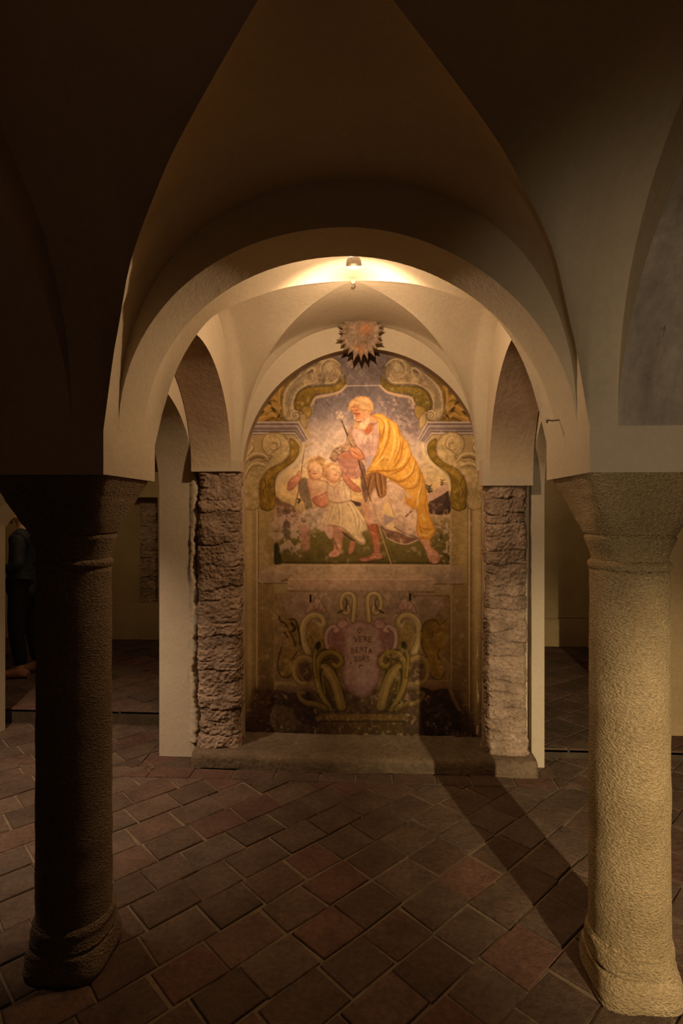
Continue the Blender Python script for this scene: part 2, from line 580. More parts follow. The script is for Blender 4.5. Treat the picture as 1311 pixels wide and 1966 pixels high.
def tile_floor(name, rects, z, ang, L, R, slab_to, seed=3, label=None, side=None):
    rs = random.Random(seed)
    V = []; Fc = []; Cc = []; mi = []
    ca, sa = math.cos(ang), math.sin(ang)

    def prism(poly, z0, zt, c, m, inset):
        n = len(poly)
        cx = sum(p[0] for p in poly) / n; cy = sum(p[1] for p in poly) / n
        tx, ty = rs.uniform(-.012, .012), rs.uniform(-.012, .012)
        b = len(V)
        for p in poly: V.append((p[0], p[1], z0)); Cc.append(c)
        for p in poly: V.append((p[0], p[1], zt - inset + (p[0] - cx) * tx + (p[1] - cy) * ty)); Cc.append(c)
        for p in poly:
            d = math.hypot(p[0] - cx, p[1] - cy) or 1
            k = max(0, 1 - inset * 1.3 / d)
            x, y = cx + (p[0] - cx) * k, cy + (p[1] - cy) * k
            V.append((x, y, zt + (x - cx) * tx + (y - cy) * ty)); Cc.append(c)
        for i in range(n):
            j = (i + 1) % n
            Fc.append((b + i, b + j, b + n + j, b + n + i)); mi.append(m)
            Fc.append((b + n + i, b + n + j, b + 2 * n + j, b + 2 * n + i)); mi.append(m)
        Fc.append(tuple(b + 2 * n + i for i in range(n))); mi.append(m)
    for (x0, x1, y0, y1, mode) in rects:
        bv, bf = box_data(x0, x1, y0, y1, slab_to, z - .007)
        b = len(V)
        V.extend(bv); Cc.extend([(1, 1, 1)] * 8)
        for q in bf: Fc.append(tuple(i + b for i in q)); mi.append(1)
        g = .0047
        if mode == 'straight':
            x = x0
            while x < x1:
                w = rs.uniform(.2, .27)
                q = clip_rect([(x + g, y0 + g), (x + w - g, y0 + g), (x + w - g, y1 - g), (x + g, y1 - g)], x0, x1, y0, y1)
                if len(q) > 2: prism(q, z - .02, z + rs.uniform(-.002, .002), rs.choice(TILE_COLS), 0, .003)
                x += w
            continue
        R_ = max(abs(x0), abs(x1), abs(y0), abs(y1)) * 1.5
        nr = int(R_ / R) + 1
        for r in range(-nr, nr + 1):
            off = rs.uniform(0, L)
            x = -R_ + off
            while x < R_:
                w = L * rs.uniform(.86, 1.14)
                j = lambda: rs.uniform(-.006, .006)
                qq = [(x + g + j(), r * R + g + j()), (x + w - g + j(), r * R + g + j()), (x + w - g + j(), (r + 1) * R - g + j()), (x + g + j(), (r + 1) * R - g + j())]
                x += w
                qq = [(p[0] * ca - p[1] * sa, p[0] * sa + p[1] * ca) for p in qq]
                cx = sum(p[0] for p in qq) / 4; cy = sum(p[1] for p in qq) / 4
                if not (x0 - .3 < cx < x1 + .3 and y0 - .3 < cy < y1 + .3): continue
                q = clip_rect(qq, x0, x1, y0, y1)
                if len(q) > 2:
                    c = rs.choice(TILE_COLS); k = rs.uniform(.8, 1.2)
                    prism(q, z - .02, z + rs.uniform(-.003, .003), tuple(v * k for v in c), 0, .0035)
    o = link_mesh(name, V, Fc, None, mats=[M_TILE, side or M_MORTAR], midx=mi)
    at = o.data.color_attributes.new('shade', 'FLOAT_COLOR', 'POINT')
    at.data.foreach_set('color', np.array([(*c, 1) for c in Cc], dtype=np.float32).ravel())
    return struct(o, label)


YST = 3.23                    # front of the step under the mural
RA = math.radians(46)
YRL = UF(250, 1392, 0).y      # riser of the left platform
tile_floor('floor', [(-4.6, 4.4, -2, YST - .115, 'd'), (-1.30, 1.05, YST - .115, YST + .01, 'straight'), (-1.40, -1.02, YST + .01, 3.6, 'd'), (.80, 1.06, YST + .01, 3.6, 'd'),
                     (-4.6, -1.40, YST + .01, YRL, 'd'), (-4.6, -1.30, YST - .115, YST + .01, 'd'), (1.06, 4.4, YST + .01, 3.5, 'd'), (1.05, 4.4, YST - .115, YST + .01, 'd')],
           0.0, RA, .215, .178, -.2, label='floor of dark diagonal terracotta tiles')
tile_floor('floor', [(-4.6, -1.1, YRL, 6.1, 'd')], .10, RA + .2, .3, .24, -.2, 5, label='raised tiled floor of the left aisle', side=M_RISER)
tile_floor('floor', [(1.0, 4.4, 3.5, 6.25, 'd')], .055, RA - .15, .26, .24, -.2, 9, label='raised tiled floor of the right aisle', side=M_RISER)

# worn step under the mural
nx, ny = 90, 14
V = []; Fc = []
x0s, x1s = U(366, 1460, YST).x, U(1032, 1460, YST).x
nz1 = fbm((ny + 8, nx), (5, 22), 31, 4)
prof_s = [(0, .0), (0, .03), (.0, .06), (.006, .082), (.02, .092), (.05, .096), (.1, .099), (.15, .10), (.2, .102), (.24, .115), (.262, .125), (.275, .128)]
rows = []
for i, (d, zz) in enumerate(prof_s):
    row = []
    for j in range(nx):
        x = x0s + (x1s - x0s) * j / (nx - 1)
        q = (nz1[i, j] - .5)
        row.append(len(V))
        V.append((x, YST + d + q * .02 + (.012 * math.sin(x * 5) if d < .1 else 0), max(0, zz * (.92 + q * .22))))
    rows.append(row)
for i in range(len(rows) - 1):
    for j in range(nx - 1):
        Fc.append((rows[i][j], rows[i][j + 1], rows[i + 1][j + 1], rows[i + 1][j]))
for e in (0, nx - 1):
    b = len(V); V.append((V[rows[0][e]][0], YST + .275, 0))
    Fc.append(tuple([r[e] for r in rows] + [b]))
o = link_mesh('trim_16', V, Fc, M_STEP, smooth=True); struct(o, 'low worn stone step under the mural')
# ------------------------------------------------------------------ columns
def loft(name, rings, mat, parent, seg=64, wob=0.0, seed=1, cap=True):
    """rings: (z, half width, superellipse exponent)"""
    V = []; Fc = []
    nz = fbm((len(rings), seg), (max(3, len(rings) // 3), 8), seed, 3)
    for i, (z, r, p) in enumerate(rings):
        for j in range(seg):
            a = 2 * PI * j / seg
            c, s = math.cos(a), math.sin(a)
            k = (abs(c) ** p + abs(s) ** p) ** (-1.0 / p)
            blend = abs(math.sin(a / 2))
            rr = r * k + wob * (nz[i, j] * blend + nz[i, 0] * (1 - blend) - .5)
            V.append((rr * c, rr * s, z))
    for i in range(len(rings) - 1):
        for j in range(seg):
            k = (j + 1) % seg
            Fc.append((i * seg + j, i * seg + k, (i + 1) * seg + k, (i + 1) * seg + j))
    if cap:
        Fc.append(tuple(range(seg - 1, -1, -1)))
        Fc.append(tuple((len(rings) - 1) * seg + j for j in range(seg)))
    o = link_mesh(name, V, Fc, mat, parent, smooth=True)
    return o


def lerp_rings(keys, n):
    out = []
    for i in range(n + 1):
        t = i / n * (len(keys) - 1)
        k = min(int(t), len(keys) - 2); f = t - k
        out.append(tuple(keys[k][m] + (keys[k + 1][m] - keys[k][m]) * f for m in range(3)))
    return out


def hz(py, Zc):
    return H + (983 - py) / F * Zc


def column(x, y, mat, lab, seed, zc, r0=.121):
    t = empty('stone_column', (x, y, 0)); tag(t, lab, 'column')
    ztop = H + .117
    z_neck = hz(1027, zc - .06)
    z_ring = hz(1079, zc - .1)
    # capital: square above, rounding towards the neck
    ks = []
    N = 26
    for i in range(N + 1):
        f = i / N
        r = .128 + (.196 - .128) * (f ** .95) - .006 * math.sin(PI * f)
        ks.append((z_neck + (ztop - z_neck) * f, r, 2.5 + 6.5 * min(1, f * 1.25) ** 1.3))
    cap = loft('capital', ks, mat, t, 80, .006, seed)
    # capital foot: the short tapering drum between capital and ring
    ks = [(z_ring - .004, .110, 2.1), (z_ring + .02, .115, 2.15), (z_ring + .05, .124, 2.25), (z_neck - .012, .131, 2.4), (z_neck - .003, .127, 2.4), (z_neck + .004, .122, 2.4)]
    loft('capital_drum', lerp_rings(ks, 16), mat, t, 64, .004, seed + 4)
    ks = [(z_ring - .032, .114, 2), (z_ring - .028, .1205, 2), (z_ring - .018, .1245, 2), (z_ring - .008, .1225, 2), (z_ring - .001, .114, 2), (z_ring + .002, .108, 2)]
    loft('neck_ring', lerp_rings(ks, 14), mat, t, 64, .004, seed + 7)
    ks = []
    zb, zt = .12, z_ring - .029
    for i in range(61):
        f = i / 60
        ks.append((zb + (zt - zb) * f, r0 - .0035 * f, 2.0))
    loft('shaft', ks, mat, t, 72, .006, seed + 11)
    # base: a cracked cushion over a squarish plinth
    ks = [(0, .130, 4.2), (.02, .134, 4.2), (.05, .132, 3.8), (.085, .128, 3.2), (.092, .123, 3.0), (.097, .123, 2.9), (.104, .127, 2.8), (.13, .126, 2.4), (.155, .124, 2.2), (.165, .121, 2.1), (.168, .112, 2.0)]
    loft('base', lerp_rings(ks, 40), mat, t, 80, .014, seed + 17)
    return t


column(XL, Y1, M_STONE_SHADED, 'dark stone column standing in shadow, visitor seen beyond its left edge', 40, 1.86)
column(XR, Y1, M_STONE, 'pale pecked sandstone column with flared capital, brightly lit, casting a diagonal floor shadow', 70, 1.80)

# ------------------------------------------------------------------ brick pilasters beside the mural
def pilaster(x0, x1, y0, depth, z0, z1, lab, seed, bulge=0.0, foot=0.0):
    t = empty('brick_pilaster', ((x0 + x1) / 2, y0 + depth, z0)); tag(t, lab, 'pilaster')
    rs = random.Random(seed)
    hw = (x1 - x0) / 2
    nth, nz = 110, 420
    hgt = z1 - z0
    joints = [0]
    while joints[-1] < hgt:
        joints.append(joints[-1] + rs.uniform(.055, .085))
    off = [rs.uniform(-.0055, .0045) for _ in joints]
    shd = [rs.uniform(.82, 1.1) for _ in joints]
    n1 = fbm((nz, nth), (26, 7), seed, 5, .6)
    n2 = fbm((nz, nth), (9, 3), seed + 3, 3)
    n3 = fbm((nz, nth), (60, 4), seed + 9, 3)
    n4 = fbm((nz, nth), (130, 34), seed + 19, 2)
    V = []; Fc = []; C = []
    p = 5.0
    for i in range(nz):
        z = hgt * i / (nz - 1)
        for j in range(nth):
            a = PI * j / (nth - 1)
            c, s = math.cos(a), math.sin(a)
            k = (abs(c) ** p + abs(s) ** p) ** (-1 / p)
            zz = z + (n2[i, j] - .5) * .05 + (n1[i, j] - .5) * .02
            ci = max(0, min(len(joints) - 2, int(np.searchsorted(joints, max(zz, 0.0001)) - 1)))
            dj = min(abs(zz - joints[ci]), abs(zz - joints[ci + 1]))
            gw = .0065 * (.3 + n3[i, j] * 1.5)
            gr = max(0.0, 1 - dj / gw)
            jn = max(0.0, (n3[i, j] - .34) * 2.2)
            d = off[ci] + (n1[i, j] - .5) * .026 + (n4[i, j] - .5) * .014 - .015 * gr * jn + (n2[i, j] - .5) * .02
            f = foot * max(0, 1 - z / .12) ** 1.5
            V.append((-(hw + f + d * abs(c) ** .7) * c * k, -(depth + f + d) * s * k, z))
            cc = shd[ci] * (.6 + .8 * n1[i, j]) * (1 - .55 * gr * min(1, jn))
            C.append((cc, cc, cc, 1))
    for i in range(nz - 1):
        for j in range(nth - 1):
            b = i * nth + j
            Fc.append((b, b + 1, b + nth + 1, b + nth))
    Fc.append(tuple(range(nth)))
    Fc.append(tuple((nz - 1) * nth + j for j in range(nth)))
    o = link_mesh('brick_shaft', V, Fc, M_BRICK, t, smooth=True)
    at = o.data.color_attributes.new('shade', 'FLOAT_COLOR', 'POINT')
    at.data.foreach_set('color', np.array(C, dtype=np.float32).ravel())
    return t


pl = pilaster(U(381, 1200, 3.36).x, U(462, 1200, 3.36).x, 3.315, .115, .092, H + .245, 'eroded brick pilaster on the left side of the mural, beside a pale plaster pier', 5)
pr = pilaster(U(932, 1200, 3.36).x, U(1010, 1200, 3.36).x, 3.315, .115, .085, H + .155, 'eroded brick pilaster on the right side of the mural, behind the lit column', 15, foot=.015)

# ragged plaster edge where the left pier meets the bricks
rs = random.Random(3)
V = []; Fc = []
nn = 160
x_e = U(379, 1200, 3.385).x
for i in range(nn):
    z = .1 + (H + .24 - .1) * i / (nn - 1)
    jag = rs.uniform(-.008, .008) + .012 * math.sin(z * 9) + .008 * math.sin(z * 31)
    for (x, y) in ((x_e - .05, 3.384), (x_e - .025 + jag * .6, 3.36), (x_e - .006 + jag, 3.366), (x_e + jag, 3.40)):
        V.append((x, y + rs.uniform(-.002, .002), z))
for i in range(nn - 1):
    for j in range(3):
        b = i * 4 + j
        Fc.append((b, b + 1, b + 5, b + 4))
o = link_mesh('trim_17', V, Fc, M_PLASTER, smooth=True); struct(o, 'ragged plaster edge beside the left bricks')

# brick strip in the recess of the far wall
xa, xb = U(266, 1000, YF + .1).x, U(300, 1000, YF + .1).x
pilaster(xa, xb, YF + .1, .1, U(280, 1160, YF).z + .003, U(280, 966, YF).z, 'dark brick strip inside the wall recess of the left aisle, far behind the left column', 25)

# ------------------------------------------------------------------ stucco sunburst above the mural
M_SUN = rough_mat('weathered grey brown stucco', (.17, .115, .075), (.42, .33, .25), 16, 70, .9, .012, fine_amt=.4, attr='shade')
sc_ = U(693, 640, 3.37)
t = empty('sunburst_ornament', sc_); t.scale = (1.08, 1, 1.04); tag(t, 'weathered stucco sunburst with pointed flame rays above the mural', 'ornament')
rs = random.Random(11)
M_ORANGE = (.75, .36, .17)


def sun_color(x, z, k):
    # an orange stain right of the centre and on the lowest rays
    w = math.exp(-(((x - .028) / .034) ** 2 + ((z - .008) / .034) ** 2))
    w = max(w, .9 * math.exp(-(((x + .004) / .022) ** 2 + ((z + .105) / .03) ** 2)))
    top = max(0, min(1, (z - .02) / .09))
    g = [1.12 - .45 * top, 1.02 - .42 * top, .92 - .4 * top]
    o_ = [1.5, .76, .42]
    return tuple((g[i] * (1 - w) + o_[i] * w) * k for i in range(3)) + (1,)


def add_sun(name, V, Fc, par):
    o = link_mesh(name, V, Fc, M_SUN, par, smooth=True)
    at = o.data.color_attributes.new('shade', 'FLOAT_COLOR', 'POINT')
    kk = [random.Random(i).uniform(.75, 1.15) for i in range(len(V))]
    at.data.foreach_set('color', np.array([sun_color(v[0], v[2], kk[i]) for i, v in enumerate(V)], dtype=np.float32).ravel())
    return o


V = [(0, -.062, 0)]; Fc = []
nr, ns = 14, 72
sn = fbm((nr, ns), (4, 18), 8, 3)
for i in range(1, nr + 1):
    for j in range(ns):
        a = 2 * PI * j / ns
        r = .098 * i / nr
        ridg = .006 * math.cos(a * 20) * (i / nr)
        V.append((r * math.cos(a), -.062 + .036 * (i / nr) ** 2 - .012 * math.exp(-(i / nr * 3) ** 2) * -1 + ridg + (sn[i - 1, j] - .5) * .012 * (1 if j not in (0, ns - 1) else .5), r * math.sin(a)))
for j in range(ns):
    Fc.append((0, 1 + j, 1 + (j + 1) % ns))
for i in range(nr - 1):
    for j in range(ns):
        k = (j + 1) % ns
        Fc.append((1 + i * ns + j, 1 + (i + 1) * ns + j, 1 + (i + 1) * ns + k, 1 + i * ns + k))
add_sun('sun_disc', V, Fc, t)
nray = 23
for k in range(nray):
    a = -PI / 2 + 2 * PI * k / nray
    L_ = rs.uniform(.120, .136) + (.006 if (k % 2 == 0) else -.004)
    if abs(math.cos(a)) > .6 and abs(math.sin(a)) > .5: L_ += .008
    if math.sin(a) > .6: L_ = .122
    w = .0195
    if math.sin(a) < -.75: L_ += .012
    V = []; Fc = []
    nl = 9
    bend = rs.uniform(-.008, .008)
    for i in range(nl):
        f = i / (nl - 1)
        r = .06 + (L_ - .06) * f
        ww = w * (1 - f ** 2.2) * (.75 + .5 * math.sin(PI * min(1, f * 1.3))) + .0008
        if math.sin(a) > .6: ww = w * (1 - f ** 5) + .004
        yb = -.022 + .012 * f * f - .010 * f
        for s, yy in ((-1, .0), (-.55, -.008), (0, -.018 * (1 - f * .6)), (.55, -.008), (1, .0)):
            V.append((r, s * ww + bend * f * f, yb + yy))
        V.append((r, bend * f * f, yb + .016))
    for i in range(nl - 1):
        for j in range(6):
            q = (j + 1) % 6
            Fc.append((i * 6 + j, i * 6 + q, (i + 1) * 6 + q, (i + 1) * 6 + j))
    Fc.append(tuple(range(6))); Fc.append(tuple((nl - 1) * 6 + j for j in range(6)))
    c, s_ = math.cos(a), math.sin(a)
    V = [(r * c - u * s_, y, (r * s_ + u * c) * 1.13 - .004) for r, u, y in V]
    add_sun('ray', V, Fc, t)
# stub that holds it to the wall
V = []; Fc = []
for y in (-.03, .052):
    for j in range(24):
        a = 2 * PI * j / 24
        V.append((.06 * math.cos(a), y, .06 * math.sin(a)))
for j in range(24):
    k = (j + 1) % 24
    Fc.append((j, k, 24 + k, 24 + j))
Fc.append(tuple(range(24))); Fc.append(tuple(24 + j for j in range(24)))
add_sun('wall_stub', V, Fc, t)

# ------------------------------------------------------------------ the lamp under the vault, and two small irons
lp = U(679, 505, 2.32)
t = empty('spotlight', lp); tag(t, 'small white spotlight burning under the vault above the mural', 'lamp')
M_LAMP = flat_mat('white lamp enamel', (.75, .70, .62), .35)
M_GLASS = flat_mat('glowing lamp lens', (1, .95, .85), .3, (1, .84, .62), 9)
M_BULB = flat_mat('burning bulb', (1, .95, .85), .3, (1, .9, .72), 60)


def revolve(name, prof, mat, par, seg=40, rot=None):
    V = []; Fc = []
    for r, z in prof:
        for j in range(seg):
            a = 2 * PI * j / seg
            V.append((r * math.cos(a), r * math.sin(a), z))
    for i in range(len(prof) - 1):
        for j in range(seg):
            k = (j + 1) % seg
            Fc.append((i * seg + j, i * seg + k, (i + 1) * seg + k, (i + 1) * seg + j))
    if rot is not None:
        V = [rot @ Vector(v) for v in V]
    o = link_mesh(name, V, Fc, mat, par, smooth=True)
    return o


LS = 1.13
rot = Matrix.Rotation(math.radians(38), 3, 'X') * LS      # mouth of the lamp looks down and towards the painting
cup = [(.001, .026)] + [(.0285 * math.sin(PI / 2 * i / 10), .026 * math.cos(PI / 2 * i / 10)) for i in range(1, 11)] + [(.0295, -.004), (.0295, -.009), (.027, -.009), (.026, -.003)]
revolve('lamp_housing', cup, M_LAMP, t, rot=rot)
lens = [(.027 * math.sin(PI / 2 * i / 8) + .0005, -.006 - .012 * math.cos(PI / 2 * i / 8)) for i in range(9)]
revolve('lamp_lens', lens, M_GLASS, t, rot=rot)
bulb = [(.0005, .026), (.006, .025), (.0105, .02), (.012, .012), (.0105, .004), (.006, -.002), (.0005, -.003)]
o = revolve('bulb', [(r, z + .0) for r, z in bulb], M_BULB, t, rot=Matrix.Rotation(math.radians(-20), 3, 'X'))
o.location = (-.004, -.012, .021)
brk = [(.0045, 0), (.0045, .2)]
o = revolve('stem', [(.004, .024), (.004, .085), (.014, .087), (.014, .12), (.001, .12)], M_LAMP, t)
o.location = (.004, .028, -.004)

ap = Vector((BX, RCY, H + 1.137))
t = empty('ceiling_hook', ap); tag(t, 'small plaster-covered iron hook at the crossing of the vault ribs', 'hook')


def tube(name, pts, r, mat, par, seg=10):
    V = []; Fc = []
    P = [Vector(p) for p in pts]
    for i, p in enumerate(P):
        d = (P[min(i + 1, len(P) - 1)] - P[max(i - 1, 0)]).normalized()
        n = d.orthogonal().normalized(); b = d.cross(n)
        rr = r[i] if isinstance(r, (list, tuple)) else r
        for j in range(seg):
            a = 2 * PI * j / seg
            V.append(p + n * (rr * math.cos(a)) + b * (rr * math.sin(a)))
    for i in range(len(P) - 1):
        for j in range(seg):
            k = (j + 1) % seg
            Fc.append((i * seg + j, i * seg + k, (i + 1) * seg + k, (i + 1) * seg + j))
    Fc.append(tuple(range(seg))); Fc.append(tuple((len(P) - 1) * seg + j for j in range(seg)))
    o = link_mesh(name, V, Fc, mat, par, smooth=True)
    fix_normals(o)
    return o


revolve('rosette', [(.001, -.016), (.008, -.014), (.013, -.006), (.015, .004), (.013, .016)], M_PLASTER, t, 20)
tube('hook', [(0, 0, -.008)] + [(.009 * math.cos(a), 0, -.022 + .009 * math.sin(a)) for a in [PI / 2 - i * PI / 7 for i in range(10)]], .0028, M_IRON, t)

ih = U(1060, 808, 1.9)
t = empty('iron_nail', ih); tag(t, 'bent iron nail sticking out of the arch above the right column capital', 'nail')
tube('nail_shank', [(.03, 0, .004), (.0, 0, 0), (-.012, -.002, .002), (-.02, -.004, -.003)], .0022, M_IRON, t)
tube('nail_head', [(-.018, -.004, .003), (-.018, -.004, -.008)], .0028, M_IRON, t)

# ------------------------------------------------------------------ the visitor, in the left aisle
def skin(name, verts, edges, radii, mat, par=None, sub=2, root=0):
    me = bpy.data.meshes.new(name)
    me.from_pydata([tuple(v) for v in verts], edges, [])
    o = bpy.data.objects.new(name, me)
    COL.objects.link(o)
    md = o.modifiers.new('skin', 'SKIN')
    md.use_smooth_shade = True
    for i, r in enumerate(radii):
        sv = me.skin_vertices[0].data[i]
        sv.radius = r if isinstance(r, tuple) else (r, r)
        sv.use_root = (i == root)
    ms = o.modifiers.new('subd', 'SUBSURF')
    ms.levels = sub; ms.render_levels = sub
    me.materials.append(mat)
    if par: o.parent = par
    return o


M_SKIN = flat_mat('skin', (.42, .24, .16), .6)
M_JACKET = rough_mat('dark quilted jacket', (.012, .015, .018), (.026, .03, .034), 20, 80, .6, .01, rough=.7)
M_TROUSER = rough_mat('black trousers', (.004, .0035, .004), (.009, .008, .009), 20, 90, .4, .005, rough=.9)
M_SHOE = rough_mat('brown suede shoe', (.20, .09, .05), (.30, .15, .09), 20, 90, .4, .005, rough=.85)
M_HAIR = rough_mat('brown hair', (.06, .028, .016), (.12, .055, .03), 60, 120, .8, .01, rough=.6, stretch=(1, 1, .2))
M_YELLOW = rough_mat('yellow strap', (.5, .25, .05), (.6, .32, .07), 30, 90, .3, .004)

foot = UF(46, 1296, .10)
S = .93
BV = [(0, 0, .86), (.0, 0, 1.02), (.015, 0, 1.18), (.02, 0, 1.33), (.01, 0, 1.40), (-.015, 0, 1.455), (-.022, 0, 1.53), (-.012, 0, 1.585),
      (0, -.085, .80), (-.03, -.09, .46), (.02, -.09, .09), (-.11, -.095, .04),
      (0, .085, .80), (.03, .09, .46), (.09, .09, .09), (-.03, .095, .04),
      (.02, -.15, 1.30), (.05, -.20, 1.04), (-.15, -.13, 1.00), (-.21, -.07, 1.01),
      (.02, .15, 1.30), (.05, .20, 1.04), (-.13, .15, .97), (-.19, .08, .975), (-.115, 0, 1.515)]
BR = [.085, .085, .10, .08, .05, .07, .082, .06, .08, .055, .038, .028, .08, .055, .038, .028, .05, .04, .028, .026, .05, .04, .028, .026, .014]
BE = [(0, 1), (1, 2), (2, 3), (3, 4), (4, 5), (5, 6), (6, 7), (0, 8), (8, 9), (9, 10), (10, 11), (0, 12), (12, 13), (13, 14), (14, 15), (3, 16), (16, 17), (17, 18), (18, 19), (3, 20), (20, 21), (21, 22), (22, 23), (6, 24)]
for hand, sgn in ((19, 1), (23, -1)):
    hx, hy, hz_ = BV[hand]
    for q in range(4):
        b = len(BV)
        oz = .027 - .018 * q
        ln = (.9, 1.0, .95, .75)[q]
        BV += [(hx - .03 * ln, hy + sgn * .022, hz_ + oz), (hx - .045 * ln, hy + sgn * .048 * ln, hz_ + oz - .003), (hx - .038 * ln, hy + sgn * .07 * ln, hz_ + oz - .006)]
        BR += [.009, .0085, .0075]
        BE += [(hand, b), (b, b + 1), (b + 1, b + 2)]
    b = len(BV)
    BV += [(hx + .0, hy + sgn * .02, hz_ + .042), (hx - .02, hy + sgn * .04, hz_ + .055)]
    BR += [.0105, .009]
    BE += [(hand, b), (b, b + 1)]
person = skin('person', [Vector(v) * S for v in BV], BE, [r * S for r in BR], M_SKIN)
person.location = (foot.x, foot.y, .10)
person.rotation_euler = (0, 0, math.radians(8))
tag(person, 'person in dark quilted jacket and black trousers standing in the dim left aisle, arms folded', 'person')
JV = [(0, 0, .70), (0, 0, .88), (.0, 0, 1.06), (.015, 0, 1.2), (.02, 0, 1.32), (.012, 0, 1.39), (.02, -.15, 1.305), (.055, -.205, 1.04), (-.13, -.14, 1.0), (.02, .15, 1.305), (.055, .205, 1.04), (-.11, .155, .97)]
JR = [(.18, .165), (.16, .145), (.14, .125), (.145, .13), (.10, .09), .062, .066, .058, .044, .066, .058, .044]
JE = [(0, 1), (1, 2), (2, 3), (3, 4), (4, 5), (4, 6), (6, 7), (7, 8), (4, 9), (9, 10), (10, 11)]
skin('jacket', [Vector(v) * S for v in JV], JE, [tuple(q * S for q in r) if isinstance(r, tuple) else r * S for r in JR], M_JACKET, person)
TV = [(0, 0, .98), (0, -.085, .80), (-.03, -.09, .46), (.02, -.09, .10), (0, .085, .80), (.03, .09, .46), (.09, .09, .10)]
skin('trousers', [Vector(v) * S for v in TV], [(0, 1), (1, 2), (2, 3), (0, 4), (4, 5), (5, 6)], [.125 * S, .1 * S, .075 * S, .058 * S, .1 * S, .075 * S, .058 * S], M_TROUSER, person)
skin('hair', [Vector(v) * S for v in [(.02, 0, 1.60), (.035, 0, 1.53), (.045, 0, 1.46), (.05, 0, 1.41), (-.04, 0, 1.615)]], [(0, 1), (1, 2), (2, 3), (0, 4)], [.08, .088, .07, .04, .06], M_HAIR, person)
jk = [c for c in person.children if c.name.startswith('jacket')][0]
tube('bag_strap', [(-.06, -.10, 1.33), (-.02, -.145, 1.375), (.035, -.13, 1.385)], .014, M_YELLOW, jk)
for (fx, fy) in ((.02, -.09), (.09, .09)):
    V = []; Fc = []
    prof_f = [(.055, .03, .0), (.06, .036, .03), (.0, .043, .085), (-.04, .043, .075), (-.09, .045, .055), (-.15, .042, .045), (-.185, .025, .03), (-.195, .008, .018)]
    for xx, ww, hh in prof_f:
        for j in range(12):
            a = 2 * PI * j / 12
            V.append(((fx + xx), fy + ww * math.cos(a), max(0.002, hh / 2 + .012 + (hh / 2 + .012) * math.sin(a))))
    for i in range(len(prof_f) - 1):
        for j in range(12):
            k = (j + 1) % 12
            Fc.append((i * 12 + j, i * 12 + k, (i + 1) * 12 + k, (i + 1) * 12 + j))
    Fc.append(tuple(range(12))); Fc.append(tuple((len(prof_f) - 1) * 12 + j for j in range(12)))
    o = link_mesh('shoe', V, Fc, M_SHOE, person, smooth=True)
PIG = np.array((.88, .97, 1.10))
# ------------------------------------------------------------------ the wall painting: pigments brushed on a fine grid of wall points
PX0, PY0, PW, PH = 452, 664, 484, 778        # measured extent of the painting on the wall plane
yyv, xxv = np.mgrid[0:PH, 0:PW].astype(np.float64)
yyv += PY0; xxv += PX0
CAN = np.zeros((PH, PW, 3))
NZ1 = fbm((PH, PW), (14, 9), 101, 5, .6)
NZ2 = fbm((PH, PW), (60, 38), 55, 4, .6)
NZ3 = fbm((PH, PW), (150, 94), 77, 3, .6)
NZ4 = fbm((PH, PW), (8, 5), 9, 4, .5)


def crom(pts, closed=True, n=6):
    P = [np.array(p[:2], float) for p in pts]
    out = []
    N = len(P)
    rng = range(N) if closed else range(N - 1)
    for i in rng:
        if closed:
            p0, p1, p2, p3 = P[i - 1], P[i], P[(i + 1) % N], P[(i + 2) % N]
        else:
            p0, p1, p2, p3 = P[max(i - 1, 0)], P[i], P[i + 1], P[min(i + 2, N - 1)]
        for k in range(n):
            t = k / n
            out.append(.5 * ((2 * p1) + (p2 - p0) * t + (2 * p0 - 5 * p1 + 4 * p2 - p3) * t * t + (3 * p1 - p0 - 3 * p2 + p3) * t ** 3))
    if not closed: out.append(P[-1])
    return np.array(out)


def bbox(P, pad):
    x0 = int(max(0, P[:, 0].min() - PX0 - pad)); x1 = int(min(PW, P[:, 0].max() - PX0 + pad + 1))
    y0 = int(max(0, P[:, 1].min() - PY0 - pad)); y1 = int(min(PH, P[:, 1].max() - PY0 + pad + 1))
    return x0, x1, y0, y1


def segdist(X, Y, a, b):
    d = b - a
    L2 = d[0] ** 2 + d[1] ** 2 + 1e-12
    t = np.clip(((X - a[0]) * d[0] + (Y - a[1]) * d[1]) / L2, 0, 1)
    return np.hypot(X - a[0] - t * d[0], Y - a[1] - t * d[1]), t


def col(c): return np.array(c, float) / 255.0


def blend(x0, x1, y0, y1, al, c):
    s = CAN[y0:y1, x0:x1]
    s += (c - s) * al[..., None]


def mask_poly(P, soft):
    x0, x1, y0, y1 = bbox(P, soft + 2)
    if x1 <= x0 or y1 <= y0: return None
    X = xxv[y0:y1, x0:x1]; Y = yyv[y0:y1, x0:x1]
    D = np.full(X.shape, 1e9); ins = np.zeros(X.shape, bool)
    for i in range(len(P)):
        a, b = P[i - 1], P[i]
        d, _ = segdist(X, Y, a, b)
        D = np.minimum(D, d)
        c = (a[1] > Y) != (b[1] > Y)
        with np.errstate(divide='ignore', invalid='ignore'):
            xi = (b[0] - a[0]) * (Y - a[1]) / (b[1] - a[1]) + a[0]
        ins ^= c & (X < xi)
    sd = np.where(ins, D, -D)
    return x0, x1, y0, y1, np.clip(.5 + sd / max(soft, .3), 0, 1), X, Y, sd


MIR = None


def mir(pts):
    return [(MIR - p[0],) + tuple(p[1:]) for p in pts] if MIR else pts


